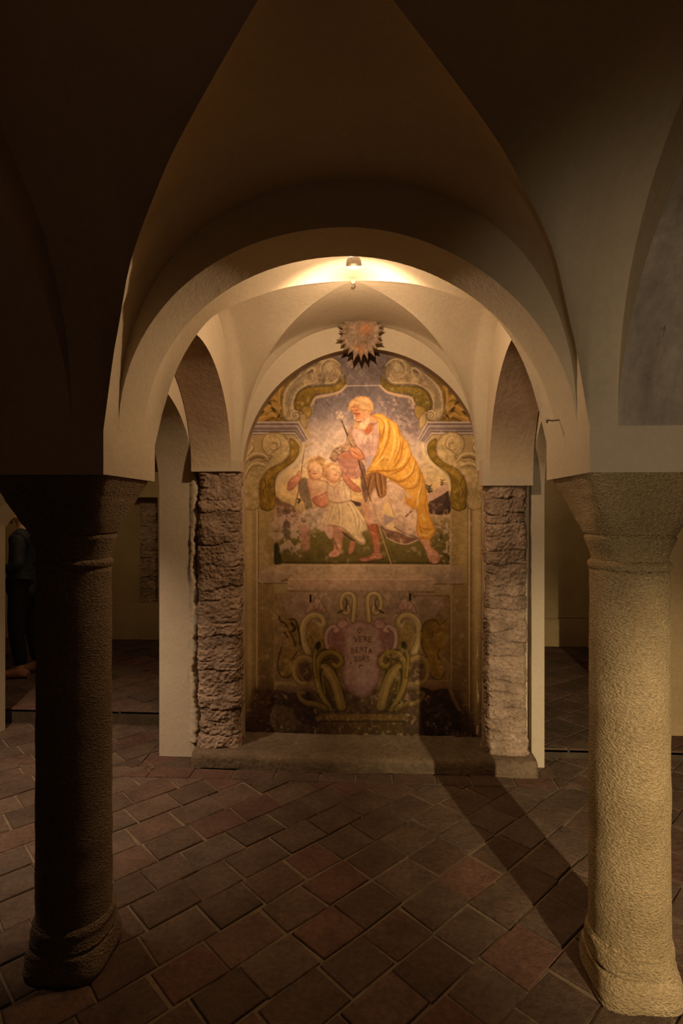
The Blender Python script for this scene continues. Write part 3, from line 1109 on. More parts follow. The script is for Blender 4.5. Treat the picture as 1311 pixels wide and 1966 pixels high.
def poly(pts, c, soft=1.0, smooth=True, al=1.0, c2=None, axis=None, tex=.10, edge=None, rim=None, lightdir=None):
    """brush a filled shape; c2/axis: second colour along an axis; rim: (colour, width) darker inside edge"""
    pts = mir(pts)
    P = crom(pts, True, 5) if smooth else np.array([p[:2] for p in pts], float)
    m = mask_poly(P, soft)
    if m is None: return
    x0, x1, y0, y1, a, X, Y, sd = m
    cc = np.broadcast_to(col(c), X.shape + (3,)).copy()
    if c2 is not None:
        (ax, ay), (bx_, by_) = axis
        if MIR: ax, bx_ = MIR - ax, MIR - bx_
        d = (bx_ - ax) ** 2 + (by_ - ay) ** 2
        t = np.clip(((X - ax) * (bx_ - ax) + (Y - ay) * (by_ - ay)) / d, 0, 1)[..., None]
        t = t * t * (3 - 2 * t)
        cc = cc * (1 - t) + col(c2) * t
    if rim:
        rc, rw = rim
        t = np.clip(1 - sd / rw, 0, 1)[..., None] ** 1.3
        cc = cc * (1 - t) + col(rc) * t
    if tex:
        k = 1 + tex * 2.2 * (NZ2[y0:y1, x0:x1] - .5) + tex * 1.2 * (NZ3[y0:y1, x0:x1] - .5)
        cc = cc * k[..., None]
    blend(x0, x1, y0, y1, a * al, cc)


def stroke(pts, w, c, soft=1.0, al=1.0, smooth=True, w2=None, taper=False):
    pts = mir(pts)
    P = crom(pts, False, 6) if smooth and len(pts) > 2 else np.array([p[:2] for p in pts], float)
    x0, x1, y0, y1 = bbox(P, max(w, w2 or w) + soft + 2)
    if x1 <= x0 or y1 <= y0: return
    X = xxv[y0:y1, x0:x1]; Y = yyv[y0:y1, x0:x1]
    A = np.zeros(X.shape)
    n = len(P) - 1
    for i in range(n):
        d, t = segdist(X, Y, P[i], P[i + 1])
        f = (i + t) / n
        ww = w + ((w2 if w2 is not None else w) - w) * f
        if taper: ww = w * np.sin(PI * np.clip(f, .04, .96)) ** .6
        A = np.maximum(A, np.clip(.5 + (ww / 2 - d) / soft, 0, 1))
    blend(x0, x1, y0, y1, A * al, col(c))


def ribbon(pts, w, base, lite, dark, w2=None):
    """a modelled band: dark edge, body, highlight"""
    stroke(pts, w + 2.0, dark, 1.4, .85, w2=(w2 + 2.0 if w2 is not None else None))
    stroke(pts, w, base, 1.2, 1, w2=w2)
    off = [(p[0] - w * .16, p[1] - w * .18) for p in pts]
    stroke(off, w * .36, lite, w * .35, .8, w2=(w2 * .36 if w2 is not None else None))


def spiral(cx, cy, r0, r1, a0, turns, n=40):
    out = []
    for i in range(n + 1):
        f = i / n
        a = a0 + turns * 2 * PI * f
        r = r0 + (r1 - r0) * f ** .8
        out.append((cx + r * math.cos(a), cy + r * math.sin(a)))
    return out


def blot(region, thr, c, al=1.0, noise=None, soft=.12, seedshift=0):
    """flaked patches inside a region polygon"""
    m = mask_poly(crom(region, True, 4), 14)
    if m is None: return
    x0, x1, y0, y1, a, X, Y, sd = m
    nz = (NZ2 if noise is None else noise)[y0:y1, x0:x1]
    k = np.clip((nz - thr) / max(soft, .1), 0, 1)
    blend(x0, x1, y0, y1, a * k * al, col(c))


# -- ground: painted stone architecture
CAN[:] = col((176, 146, 98))
t = np.clip((yyv - 1080) / 330, 0, 1)[..., None]
CAN[:] = CAN * (1 - t) + col((138, 108, 68)) * t
# upright mouldings of the painted frame
for (xs, m_) in ((0, False), (1, True)):
    MIR = 1394.0 if m_ else None
    poly([(455, 900), (470, 900), (470, 1440), (455, 1440)], (150, 112, 62), 2, False)
    stroke([(469, 930), (468, 1440)], 3.0, (82, 58, 32), 2.2, .8)
    stroke([(479, 930), (479, 1395)], 9, (198, 168, 112), 7, .7)
    stroke([(488, 930), (488, 1395)], 5, (150, 118, 70), 4, .5)
    stroke([(493.5, 945), (493, 1368)], 1.8, (222, 192, 135), 1.0, .9)
    stroke([(496, 945), (496, 1368)], 1.4, (112, 84, 48), 1.2, .8)
    poly([(498, 975), (527, 975), (527, 1086), (498, 1086)], (178, 146, 90), 1.2, False, c2=(156, 124, 72), axis=((498, 0), (527, 0)))
    poly([(498, 1120), (526, 1120), (526, 1330), (498, 1330)], (150, 120, 74), 2, False, c2=(118, 92, 56), axis=((0, 1120), (0, 1330)))
MIR = None
stroke([(904, 945), (904, 1366)], 2.5, (105, 76, 42), 2.2, .7)
stroke([(913, 930), (913, 1366)], 5, (190, 158, 104), 3, .6)
stroke([(892, 1368), (925, 1368)], 1.4, (190, 158, 104), 1.0, .7)

# -- violet-grey field above
poly([(490, 664), (905, 664), (905, 770), (490, 770)], (112, 96, 92), 6, False, al=1, tex=.22)
# spandrels with tan foliage
for m_ in (False, True):
    MIR = 1394.0 if m_ else None
    poly([(478, 815), (500, 770), (530, 730), (570, 700), (572, 815)], (122, 90, 38), 2, False, tex=.2)
    for pp_, w_ in (([(499, 806), (512, 800), (524, 796), (533, 803)], 13), ([(509, 790), (518, 783), (526, 778), (540, 796)], 16), ([(523, 762), (532, 768), (538, 790)], 13), ([(540, 745), (537, 765), (540, 785)], 11)):
        stroke(pp_, w_, (170, 124, 52), 3, 1, w2=w_ * .6)
        stroke([(p[0] - 2, p[1] - 2) for p in pp_], w_ * .35, (206, 160, 84), 3, .7)
        stroke([(p[0] + 2, p[1] + w_ * .45) for p in pp_], 1.4, (62, 42, 20), 1.2, .8)
    for s_ in ((515, 772, 520, 776), (500, 794, 506, 790), (522, 783, 528, 790), (533, 802, 537, 797)):
        stroke([(s_[0], s_[1]), (s_[2], s_[3])], 3.5, (40, 30, 16), 2, .8)
MIR = None

# -- picture field with sky, hills and meadow
PANEL = [(527, 1082), (527, 985), (529, 955), (530, 936), (536, 918), (552, 902), (570, 887), (580, 868), (583, 848), (598, 838), (590, 815), (592, 800), (601, 790), (597, 772), (606, 761), (628, 757), (650, 751), (662, 740), (730, 739), (742, 751), (768, 757), (788, 760), (797, 770), (800, 790), (806, 812), (818, 838), (826, 850), (823, 868), (834, 890), (852, 908), (860, 925), (862, 945), (863, 985), (863, 1083)]
mp_ = mask_poly(np.array(PANEL, float), 1.5)
x0, x1, y0, y1, al_, X, Y, sd = mp_
PANEL_MASK = np.zeros((PH, PW)); PANEL_MASK[y0:y1, x0:x1] = al_
stops = [(735, (100, 88, 88)), (785, (122, 106, 104)), (835, (168, 142, 130)), (870, (206, 176, 148)), (905, (226, 188, 128)), (960, (222, 176, 112)), (990, (150, 118, 70)), (1030, (108, 92, 42)), (1084, (92, 76, 36))]
cc = np.zeros(X.shape + (3,))
ys = Y + (NZ4[y0:y1, x0:x1] - .5) * 46 + (NZ2[y0:y1, x0:x1] - .5) * 10 + np.where(X > 760, (X - 760) * -.14, 0)
for ch in range(3):
    cc[..., ch] = np.interp(ys, [s[0] for s in stops], [s[1][ch] / 255 for s in stops])
g_ = np.exp(-(((X - 640) / 60) ** 2 + ((Y - 850) / 45) ** 2))[..., None]
cc = cc * (1 - .5 * g_) + col((232, 200, 168)) * .5 * g_
cc *= (1 + .30 * (NZ2[y0:y1, x0:x1] - .5) + .22 * (NZ3[y0:y1, x0:x1] - .5))[..., None]
blend(x0, x1, y0, y1, al_, cc)
blot([(610, 750), (700, 740), (700, 800), (620, 810)], .55, (98, 84, 84), .5, NZ1, .1)
blot([(735, 760), (800, 765), (815, 840), (770, 830), (740, 790)], .52, (98, 80, 78), .6, NZ2, .08)
blot([(735, 760), (800, 765), (830, 860), (790, 860), (740, 790)], .60, (190, 160, 140), .5, NZ3, .06)
stroke([(665, 741), (729, 740)], 1.6, (214, 190, 168), 1, .8)
# hills
poly([(823, 965), (835, 955), (848, 946), (858, 940), (862, 950), (863, 985), (824, 985)], (70, 48, 38), 2, tex=.4)
poly([(822, 950), (838, 938), (856, 925), (861, 940), (840, 955), (824, 962)], (196, 152, 122), 2, tex=.1)
poly([(530, 955), (540, 962), (560, 970), (572, 985), (590, 1000), (560, 1004), (535, 995)], (112, 80, 58), 3, tex=.3)
poly([(666, 958), (680, 962), (693, 966), (690, 972), (672, 968)], (60, 42, 36), 2, tex=.3)
stroke([(823, 990), (862, 992)], 3, (205, 170, 140), 3, .6)
# twigs
for bx0, by0, n_, s_ in ((823, 948, 9, 16), (848, 932, 6, 10), (573, 968, 7, 10)):
    rs = random.Random(bx0)
    stroke([(bx0, by0), (bx0 + 1, by0 - s_)], 1.2, (66, 54, 30), 1)
    for i in range(n_ * 2):
        f = rs.random()
        x_, y_ = bx0 + f, by0 - s_ * f
        a_ = rs.choice((-1, 1)) * rs.uniform(.5, 1.2)
        l_ = rs.uniform(.3, .7) * s_
        stroke([(x_, y_), (x_ + l_ * math.sin(a_) * .8, y_ - l_ * math.cos(a_) * .7)], 1.5, (58, 48, 26), 1.0, .8)
# pitted meadow
blot([(527, 1010), (640, 1000), (640, 1040), (527, 1060)], .50, (196, 160, 138), .75, NZ2, .08)
blot([(530, 985), (640, 980), (640, 1015), (530, 1020)], .47, (190, 152, 128), .8, NZ1 * .5 + NZ3 * .5, .06)
blot([(840, 1000), (866, 985), (866, 1084), (836, 1070)], .53, (190, 160, 128), .8, NZ3, .05)
blot([(840, 1030), (866, 1020), (866, 1084), (836, 1080)], .58, (44, 38, 22), .8, NZ2, .05)
poly([(527, 1044), (536, 1050), (540, 1082), (527, 1083)], (48, 46, 22), 3, tex=.3)
stroke([(528, 1079), (620, 1081), (700, 1080), (862, 1082)], 3.5, (60, 48, 24), 3, .8)
stroke([(540, 1060), (600, 1066), (680, 1064)], 6, (78, 66, 30), 6, .5)
poly([(545, 1002), (556, 1003), (556, 1030), (546, 1030)], (100, 78, 62), 3, tex=.3)

# -- first child, with a cross-topped staff
stroke([(586, 852), (581, 884), (577, 915), (571, 950), (564, 977)], 2.2, (126, 92, 60), 1, .95)
stroke([(574, 858), (583, 860), (592, 854), (600, 852)], 2.6, (176, 134, 88), 1, .9)
stroke([(580, 893), (588, 886), (593, 880)], 3.2, (214, 178, 128), 1, .9)
stroke([(581, 896), (589, 889)], 1, (120, 84, 52), .9, .9)
poly([(576, 1012), (592, 1014), (594, 1052), (580, 1056)], (158, 106, 86), 5, al=.8)
poly([(573, 924), (588, 918), (594, 942), (600, 980), (590, 990), (584, 968), (575, 950)], (122, 96, 70), 1.5, tex=.2)
poly([(590, 919), (612, 920), (632, 928), (634, 950), (622, 974), (604, 970), (595, 950)], (206, 142, 102), 1.5, rim=((166, 108, 76), 4), tex=.15, c2=(220, 176, 128), axis=((592, 960), (632, 925)))
poly([(596, 975), (628, 975), (632, 1005), (612, 1014), (588, 1004), (582, 985)], (186, 154, 126), 4, al=.85, tex=.3)
poly([(551, 936), (554, 924), (567, 912), (577, 908), (579, 917), (569, 932), (560, 941), (553, 942)], (176, 104, 72), 1.2, rim=((150, 88, 60), 4), tex=.14, c2=(210, 140, 100), axis=((553, 940), (576, 912)))
stroke([(574, 906), (577, 912)], 7, (214, 152, 110), 2, 1)
for i in range(4): stroke([(572, 905 + i * 3.2), (580, 906 + i * 3.2)], 1.0, (160, 96, 66), .9, .7)
poly([(599, 957), (612, 951), (626, 944), (636, 934), (638, 944), (634, 962), (624, 974), (608, 971)], (188, 112, 78), 1.3, rim=((150, 88, 60), 4), tex=.14, c2=(212, 142, 102), axis=((604, 968), (634, 940)))
stroke([(600, 962), (612, 973), (627, 974)], 1.2, (120, 70, 46), 1, .7)
stroke([(629, 925), (626, 940), (624, 948)], 1.1, (120, 72, 48), 1, .7)
poly([(590, 900), (592, 889), (600, 880), (612, 879), (620, 888), (622, 902), (618, 916), (608, 922), (597, 920), (592, 911)], (208, 144, 100), 1.2, rim=((168, 104, 70), 4), tex=.14, c2=(226, 180, 128), axis=((593, 915), (618, 893)))
poly([(591, 895), (592, 885), (600, 877), (613, 876), (623, 883), (627, 896), (624, 910), (619, 904), (617, 894), (609, 890), (602, 885), (596, 892)], (206, 156, 96), 1.4, tex=.35)
for i in range(9):
    a_ = i * .7
    stroke([(600 + 2.7 * i, 884 + 4 * math.sin(a_)), (603 + 2.7 * i, 880 + 3 * math.cos(a_)), (606 + 2.4 * i, 884)], .9, (150, 100, 56), .9, .7)
poly([(591, 906), (595, 903), (597, 914), (593, 915)], (176, 104, 72), 1.5, al=.7)
stroke([(593.4, 905), (596, 904.4)], 1.5, (96, 58, 40), .9, .9)
stroke([(601, 908.6), (603.5, 909.6), (606.5, 909)], 1.7, (84, 50, 34), .9, .95)
stroke([(600.5, 905), (607, 905.6)], 1.0, (160, 104, 72), .9, .6)
stroke([(597.5, 906), (594.6, 912.5), (597, 913.5)], 1.1, (172, 108, 76), .9, .8)
stroke([(597, 913.6), (598.4, 913.6)], 1.0, (120, 66, 46), .8, .8)
stroke([(596, 917.4), (600.5, 917.6)], 1.6, (158, 78, 58), .9, .9)
stroke([(609, 912), (613, 915)], 5, (226, 158, 116), 3, .5)
# -- second child in a pale dress
poly([(650, 1060), (636, 1012), (662, 1014), (658, 1036), (653, 1064), (640, 1069), (630, 1066), (641, 1053), (638, 1033)], (204, 146, 112), 1.5, rim=((150, 88, 60), 4), tex=.14, c2=(168, 112, 84), axis=((645, 1065), (645, 1015)))
poly([(632, 1063), (642, 1056), (652, 1061), (648, 1068), (634, 1069)], (196, 132, 102), 1.5)
poly([(674, 1038), (682, 1038), (677, 1060), (669, 1062)], (172, 104, 78), 1.5)
poly([(627, 990), (634, 1000), (640, 1026), (634, 1035), (626, 1025), (618, 1010)], (196, 146, 124), 3, al=.9)
poly([(633, 962), (670, 960), (686, 976), (700, 995), (706, 1016), (695, 1024), (703, 1040), (692, 1046), (672, 1028), (657, 1014), (638, 1010), (620, 1008), (628, 985)], (218, 184, 132), 1.3, rim=((168, 130, 88), 5), c2=(196, 158, 114), axis=((690, 1000), (622, 1000)), tex=.14)
for f_ in ([(668, 966), (680, 990), (684, 1018)], [(648, 966), (652, 990), (650, 1008)], [(684, 984), (690, 1004), (686, 1022)], [(640, 970), (634, 990), (628, 1004)], [(676, 968), (690, 992), (702, 1010)]):
    stroke(f_, 2.6, (164, 126, 84), 2.4, .6, taper=True)
    stroke([(p[0] + 3, p[1] - 1) for p in f_], 2.2, (244, 216, 164), 2, .7, taper=True)
stroke([(636, 1009), (658, 1014), (678, 1032), (694, 1045)], 3.4, (130, 96, 62), 2.4, .7)
stroke([(658, 1022), (672, 1034), (680, 1038)], 3, (52, 36, 26), 2, .8)
poly([(630, 930), (642, 934), (657, 920), (668, 930), (674, 945), (672, 961), (650, 966), (634, 963), (628, 950)], (208, 166, 128), 1.4, rim=((164, 122, 90), 4), c2=(226, 192, 146), axis=((632, 960), (665, 930)), tex=.2)
stroke([(634, 963), (652, 966), (672, 961)], 1.6, (150, 108, 72), 1.4, .7)
for f_ in ([(658, 925), (662, 942), (664, 958)], [(648, 934), (650, 950)], [(640, 938), (644, 956)]): stroke(f_, 1.6, (168, 126, 90), 1.5, .7)
blot([(630, 930), (655, 930), (650, 965), (630, 960)], .55, (170, 120, 94), .6, NZ3, .06)
poly([(656, 911), (662, 907), (668, 910), (674, 922), (684, 931), (692, 938), (692, 945), (680, 944), (668, 934), (659, 921)], (206, 132, 94), 1.3, rim=((150, 88, 60), 4), tex=.14, c2=(190, 108, 74), axis=((660, 912), (690, 942)))
for i in range(5): stroke([(663 + 5 * i, 917 + 5 * i), (667 + 5 * i, 911 + 5.4 * i)], 1.1, (158, 88, 58), 1, .6)
poly([(623, 908), (624, 897), (632, 890), (646, 891), (655, 900), (657, 912), (650, 924), (640, 928), (630, 923), (625, 916)], (212, 148, 104), 1.2, rim=((172, 108, 74), 5), tex=.14, c2=(228, 182, 132), axis=((628, 922), (650, 895)))
poly([(618, 908), (620, 897), (628, 890), (640, 888), (634, 894), (629, 900), (628, 912), (624, 920), (619, 917)], (196, 142, 88), 1.5, tex=.3)
poly([(640, 890), (652, 893), (659, 903), (659, 915), (655, 905), (648, 896)], (212, 160, 104), 1.5, tex=.3)
stroke([(636.5, 901.4), (640, 899.8), (643, 900.6)], 1.3, (118, 72, 50), .9, .85)
stroke([(649.6, 906), (652, 909.6)], 1.2, (118, 72, 50), .9, .8)
stroke([(644.6, 899.5), (648, 904.5), (645.2, 907)], 1.1, (182, 116, 82), .9, .8)
stroke([(645.6, 907.4), (647, 907.0)], 1.1, (120, 66, 46), .8, .8)
stroke([(641.6, 910.6), (644, 912), (646.4, 911.4)], 1.9, (156, 74, 56), .9, .9)
stroke([(641, 913.6), (645, 915)], 1.6, (232, 174, 130), 1.2, .6)
stroke([(633, 918), (640, 923), (647, 921)], 1.4, (184, 120, 86), 1.4, .6)
stroke([(634, 908), (637, 911)], 5, (228, 164, 122), 3, .5)
# -- the old man
poly([(700, 985), (709, 958), (719, 934), (741, 925), (752, 922), (778, 938), (783, 967), (802, 980), (802, 1018), (804, 1036), (776, 1046), (743, 1033), (731, 1011), (704, 1008)], (196, 152, 120), 1.4, tex=.2, c2=(216, 174, 138), rim=((160, 116, 88), 5), axis=((705, 1000), (780, 960)))
poly([(733, 987), (741, 958), (749, 958), (757, 994)], (230, 186, 122), 1.2, False)
poly([(737, 987), (756, 994), (752, 1004), (738, 1009)], (172, 142, 126), 1.2, False)
poly([(739, 1009), (753, 1001), (762, 1018), (748, 1018)], (232, 190, 128), 1.2, False)
stroke([(745, 952), (752, 975), (760, 994), (772, 1006)], 1.6, (168, 120, 94), 1.4, .7)
stroke([(760, 990), (774, 984), (790, 974)], 3, (224, 188, 158), 3, .7)
poly([(733, 1010), (741, 1016), (765, 1022), (790, 1032), (803, 1034), (776, 1044), (744, 1032), (735, 1018)], (128, 90, 66), 2, tex=.4)
stroke([(742, 1033), (775, 1045), (803, 1036)], 1.4, (220, 180, 140), 1.2, .8)
stroke([(757, 1012), (778, 1024), (800, 1032)], 3, (90, 58, 44), 2.6, .6)
stroke([(736, 1018), (743, 1032)], 1.3, (220, 180, 140), 1, .8)
blot([(740, 925), (770, 935), (775, 965), (745, 960)], .56, (110, 70, 50), .75, NZ2, .05)
for q in ((786, 985), (781, 990), (779, 992)): stroke([q, (q[0] + 3, q[1] - 3)], 2.6, (80, 44, 34), 1.4)
# legs
poly([(704, 1006), (712, 1007), (724, 1006), (728, 1024), (731, 1045), (731, 1058), (735, 1072), (720, 1074), (702, 1079), (690, 1077), (690, 1072), (703, 1069), (713, 1063), (716, 1054), (711, 1028)], (164, 88, 54), 1.2, rim=((118, 62, 38), 4), tex=.15, c2=(190, 122, 90), axis=((715, 1020), (712, 1074)))
poly([(692, 960), (704, 965), (712, 985), (712, 1007), (704, 1007), (700, 992)], (196, 132, 98), 2, al=.6)
stroke([(713, 1022), (720, 1026)], 1.6, (224, 150, 110), 1, .9)
stroke([(690, 1076), (705, 1072), (718, 1066), (733, 1069)], 1.2, (112, 64, 42), 1, .8)
stroke([(706, 1069), (710, 1076)], 1.2, (120, 70, 46), 1, .8)
stroke([(716, 1061), (730, 1062)], 1.6, (128, 70, 46), 1, .7)
stroke([(688, 1080), (712, 1078), (736, 1074)], 2, (62, 46, 28), 1.6, .8)
poly([(804, 1034), (824, 1034), (827, 1048), (836, 1056), (843, 1064), (844, 1078), (835, 1083), (824, 1078), (819, 1064), (812, 1048)], (206, 146, 104), 1.3, rim=((150, 88, 60), 4), tex=.14, c2=(190, 128, 96), axis=((812, 1036), (836, 1080)))
for i in range(4): stroke([(826 + i * 4, 1066 - i * .6), (829 + i * 4, 1080 - i * 1.2)], 1.1, (132, 82, 58), 1, .7)
stroke([(820, 1063), (834, 1060), (843, 1064)], 1.2, (140, 86, 60), 1, .7)
stroke([(822, 1079), (834, 1084), (845, 1079)], 1.8, (70, 48, 30), 1.4, .8)
# dark sash and lower coat
poly([(688, 884), (700, 893), (705, 930), (708, 950), (702, 966), (696, 950), (692, 920)], (120, 84, 62), 2, tex=.3)
poly([(700, 915), (720, 906), (740, 912), (742, 930), (741, 950), (728, 956), (719, 935), (709, 954), (703, 944)], (138, 90, 48), 1.3, tex=.15)
for f_ in ([(720, 910), (722, 930), (727, 952)], [(729, 910), (732, 930), (733, 948)], [(712, 914), (708, 930), (706, 944)]):
    stroke(f_, 2.6, (84, 52, 30), 2, .8)
    stroke([(p[0] + 3.5, p[1]) for p in f_], 1.8, (186, 128, 72), 1.6, .8)
# inner arm and sleeve
poly([(648, 876), (662, 872), (687, 884), (694, 900), (690, 915), (679, 920), (659, 910), (650, 892)], (192, 128, 104), 1.5, tex=.25)
blot([(660, 880), (685, 885), (685, 905), (660, 900)], .52, (226, 186, 166), .7, NZ2, .07)
poly([(677, 817), (666, 832), (662, 850), (640, 863), (634, 878), (643, 887), (648, 876), (659, 868), (679, 868), (684, 858), (676, 834)], (160, 120, 88), 1.3, tex=.35)
blot([(640, 860), (668, 850), (684, 860), (650, 880)], .52, (208, 170, 138), .7, NZ3, .06)
stroke([(648, 876), (659, 868), (672, 867), (690, 874)], 2.0, (92, 58, 42), 1.4, .9)
stroke([(634, 879), (642, 886), (648, 880)], 4, (110, 74, 54), 3, .8)
poly([(650, 876), (660, 869), (680, 870), (694, 880), (672, 884)], (182, 112, 84), 1.5)
# pale tunic
poly([(679, 818), (688, 822), (699, 832), (707, 834), (714, 824), (722, 812), (727, 822), (727, 850), (723, 868), (711, 880), (704, 892), (694, 876), (685, 858), (676, 834)], (216, 172, 148), 1.3, tex=.2, rim=((176, 130, 108), 4), c2=(200, 156, 136), axis=((680, 830), (722, 860)))
for f_ in ([(699, 838), (694, 852), (700, 866)], [(710, 838), (706, 855), (712, 870)], [(716, 832), (716, 852)], [(684, 832), (690, 848), (696, 862)]): stroke(f_, 1.6, (176, 128, 110), 1.5, .7)
for f_ in ([(703, 838), (700, 852)], [(712, 830), (710, 845)], [(687, 838), (693, 852)]): stroke(f_, 1.8, (242, 208, 186), 1.5, .8)
blot([(680, 825), (725, 825), (720, 870), (690, 860)], .6, (160, 116, 96), .6, NZ3, .05)
poly([(701, 893), (707, 880), (716, 874), (722, 868), (712, 890), (704, 905)], (196, 164, 158), 1.5)
# neck, face, hair, beard
poly([(697, 825), (705, 818), (714, 812), (719, 806), (716, 818), (712, 829), (706, 834), (701, 832)], (178, 94, 54), 1.2, tex=.12)
poly([(712, 798), (721, 797), (727, 800), (722, 810), (714, 812), (708, 806)], (222, 158, 110), 1.4)
poly([(674, 781), (680, 776), (690, 782), (703, 788), (710, 792), (709, 802), (698, 806), (688, 811), (682, 808), (680, 800), (677, 792)], (218, 156, 108), 1.2, c2=(196, 118, 76), axis=((705, 795), (678, 790)))
poly([(676, 785), (679, 779), (684, 784), (688, 792), (692, 797), (684, 801), (679, 796)], (176, 98, 58), 2, al=.9)
poly([(668, 786), (669, 775), (675, 768), (683, 762), (692, 760), (703, 761), (712, 768), (717, 778), (716, 790), (711, 794), (705, 789), (699, 789), (693, 787), (688, 786), (685, 780), (680, 778), (675, 784), (671, 790)], (216, 164, 106), 1.2, tex=.2, rim=((176, 120, 74), 4))
rs = random.Random(4)
for i in range(34):
    x_, y_ = rs.uniform(672, 714), rs.uniform(764, 787)
    stroke([(x_, y_), (x_ + 2, y_ - 1.6), (x_ + 3.6, y_ + .6)], .9, rs.choice(((176, 122, 70), (246, 206, 150), (246, 206, 150))), .9, .6)
poly([(681, 808), (688, 812), (697, 808), (706, 800), (711, 800), (712, 808), (706, 817), (699, 826), (688, 824), (679, 821), (679, 814)], (208, 160, 112), 1.3, tex=.2, rim=((170, 118, 76), 3), c2=(224, 182, 136), axis=((682, 820), (704, 808)))
for i in range(24):
    x_, y_ = rs.uniform(683, 706), rs.uniform(808, 822)
    stroke([(x_, y_), (x_ - .6, y_ + 2), (x_ + .6, y_ + 3.6)], .9, rs.choice(((186, 130, 84), (246, 214, 168))), .9, .6)
stroke([(681, 793.5), (686, 794.5), (691, 793)], 1.6, (110, 56, 34), .9)
stroke([(680, 790), (687, 791.5), (693, 790)], 1.2, (232, 180, 124), .9, .8)
stroke([(680, 797), (681, 804), (686, 803)], 1.6, (238, 190, 140), 1)
stroke([(682, 806), (686, 803.5)], 1.5, (112, 50, 32), .9)
stroke([(686, 809), (690, 810), (693, 808)], 1.8, (130, 52, 36), .9)
stroke([(684, 806.5), (692, 805.5), (697, 808)], 1.4, (240, 204, 158), 1, .8)
stroke([(708, 789), (712, 788), (713, 793), (709, 796)], 1.5, (158, 88, 52), 1)
# yellow cloak
CLOAK = [(713, 797), (724, 794), (735, 795), (742, 801), (748, 804), (763, 815), (770, 833), (776, 842), (785, 852), (790, 871), (798, 883), (804, 896), (814, 918), (818, 940), (821, 962), (825, 990), (831, 1005), (836, 1019), (830, 1030), (824, 1036), (812, 1034), (802, 1030), (799, 1015), (801, 996), (800, 980), (797, 968), (792, 976), (782, 968), (779, 945), (768, 932), (752, 922), (740, 915), (722, 906), (703, 908), (704, 904), (711, 892), (721, 871), (727, 851), (727, 823), (723, 806), (718, 801)]
poly(CLOAK, (230, 168, 68), 1.2, tex=.12, c2=(216, 146, 52), axis=((730, 800), (820, 1020)), rim=((178, 112, 38), 4))
DK, LT, MD = (158, 92, 26), (252, 210, 112), (194, 126, 40)
folds_d = [([(723, 800), (734, 806), (738, 818), (733, 840), (731, 852)], 3.2), ([(744, 804), (748, 822), (744, 848), (734, 870), (724, 888)], 2.6), ([(728, 818), (730, 838), (728, 850)], 2), ([(763, 818), (768, 842), (766, 866), (756, 890)], 2.4), ([(775, 842), (772, 860), (768, 880), (752, 903)], 3.0),
           ([(790, 870), (782, 888), (770, 902), (748, 912)], 3.2), ([(798, 885), (793, 905), (782, 918), (762, 925)], 3.0), ([(806, 900), (805, 922), (796, 936), (778, 938)], 2.6), ([(812, 920), (808, 940), (802, 958), (796, 966)], 2.6), ([(730, 886), (740, 882), (746, 884)], 2), ([(716, 884), (724, 874), (730, 860)], 2), ([(705, 906), (730, 904), (752, 904), (770, 898)], 3.6), ([(740, 914), (754, 921), (768, 925), (784, 921)], 3.4), ([(806, 1010), (816, 1016), (830, 1016)], 2.4), ([(803, 1000), (808, 1018), (812, 1032)], 2), ([(820, 950), (816, 972), (822, 992)], 2.4)]
for f_, w_ in folds_d:
    stroke(f_, w_ * 1.7, MD, 2.6, .55, taper=True)
    stroke(f_, w_ * .8, DK, 1.4, .75, taper=True)
folds_l = [([(730, 802), (740, 812), (741, 832), (736, 856)], 3.4), ([(752, 812), (758, 836), (754, 866), (744, 892)], 4), ([(726, 812), (727, 832)], 2.4), ([(768, 838), (764, 866)], 2.4), ([(782, 862), (776, 884), (762, 900)], 3.4), ([(795, 888), (788, 908), (772, 918)], 3.2), ([(800, 905), (798, 924), (786, 932)], 2.8), ([(741, 882), (746, 878), (741, 876), (738, 886)], 1.8), ([(718, 896), (728, 884), (738, 874)], 3.4), ([(810, 928), (803, 950), (800, 975)], 3.4), ([(790, 940), (792, 952), (800, 960)], 2), ([(806, 1024), (818, 1028), (832, 1018)], 2.4), ([(808, 985), (816, 1000)], 5)]
for f_, w_ in folds_l: stroke(f_, w_, LT, 2.2, .8, taper=True)
poly([(803, 975), (812, 975), (822, 990), (826, 1000), (822, 1006), (808, 1000)], (206, 140, 50), 5, al=.4)
poly([(778, 946), (797, 954), (800, 975), (790, 978), (778, 966)], (214, 138, 44), 3, al=.7)
blot([(745, 935), (790, 950), (795, 985), (750, 960)], .57, (222, 184, 156), .7, NZ2, .06)
# hand on the staff, and the staff
stroke([(656, 808), (660, 818), (667, 836), (678, 862)], 3.0, (72, 54, 34), 1.1)
stroke([(688, 884), (694, 905), (702, 932), (712, 962)], 3.4, (86, 62, 42), 1.1)
stroke([(712, 962), (724, 1000), (738, 1044), (751, 1083)], 2.2, (190, 150, 100), 1.1, .9)
stroke([(714, 962), (726, 1000), (740, 1044)], 1.0, (110, 76, 50), 1, .6)
for p_ in ((650, 798), (654, 794), (648, 803), (653, 802), (646, 793), (657, 801)): stroke([p_, (p_[0] + 1.5, p_[1] - 2)], 3.4, (224, 184, 150), 1.8, .85)
stroke([(668, 838), (674, 850), (682, 860)], 2.0, (210, 176, 138), 1.2, .8)
poly([(669, 861), (678, 857), (687, 859), (694, 866), (699, 873), (700, 881), (692, 884), (682, 880), (674, 874)], (212, 144, 100), 1.2, rim=((150, 88, 60), 4), tex=.14, c2=(190, 112, 74), axis=((674, 862), (696, 884)))
for i in range(4): stroke([(671 + i * 3.4, 862 + i * 2.6), (682 + i * 3.2, 868 + i * 2.6)], 1.1, (150, 84, 54), 1, .75)
stroke([(684, 860), (692, 868)], 2, (232, 172, 126), 1.4, .8)

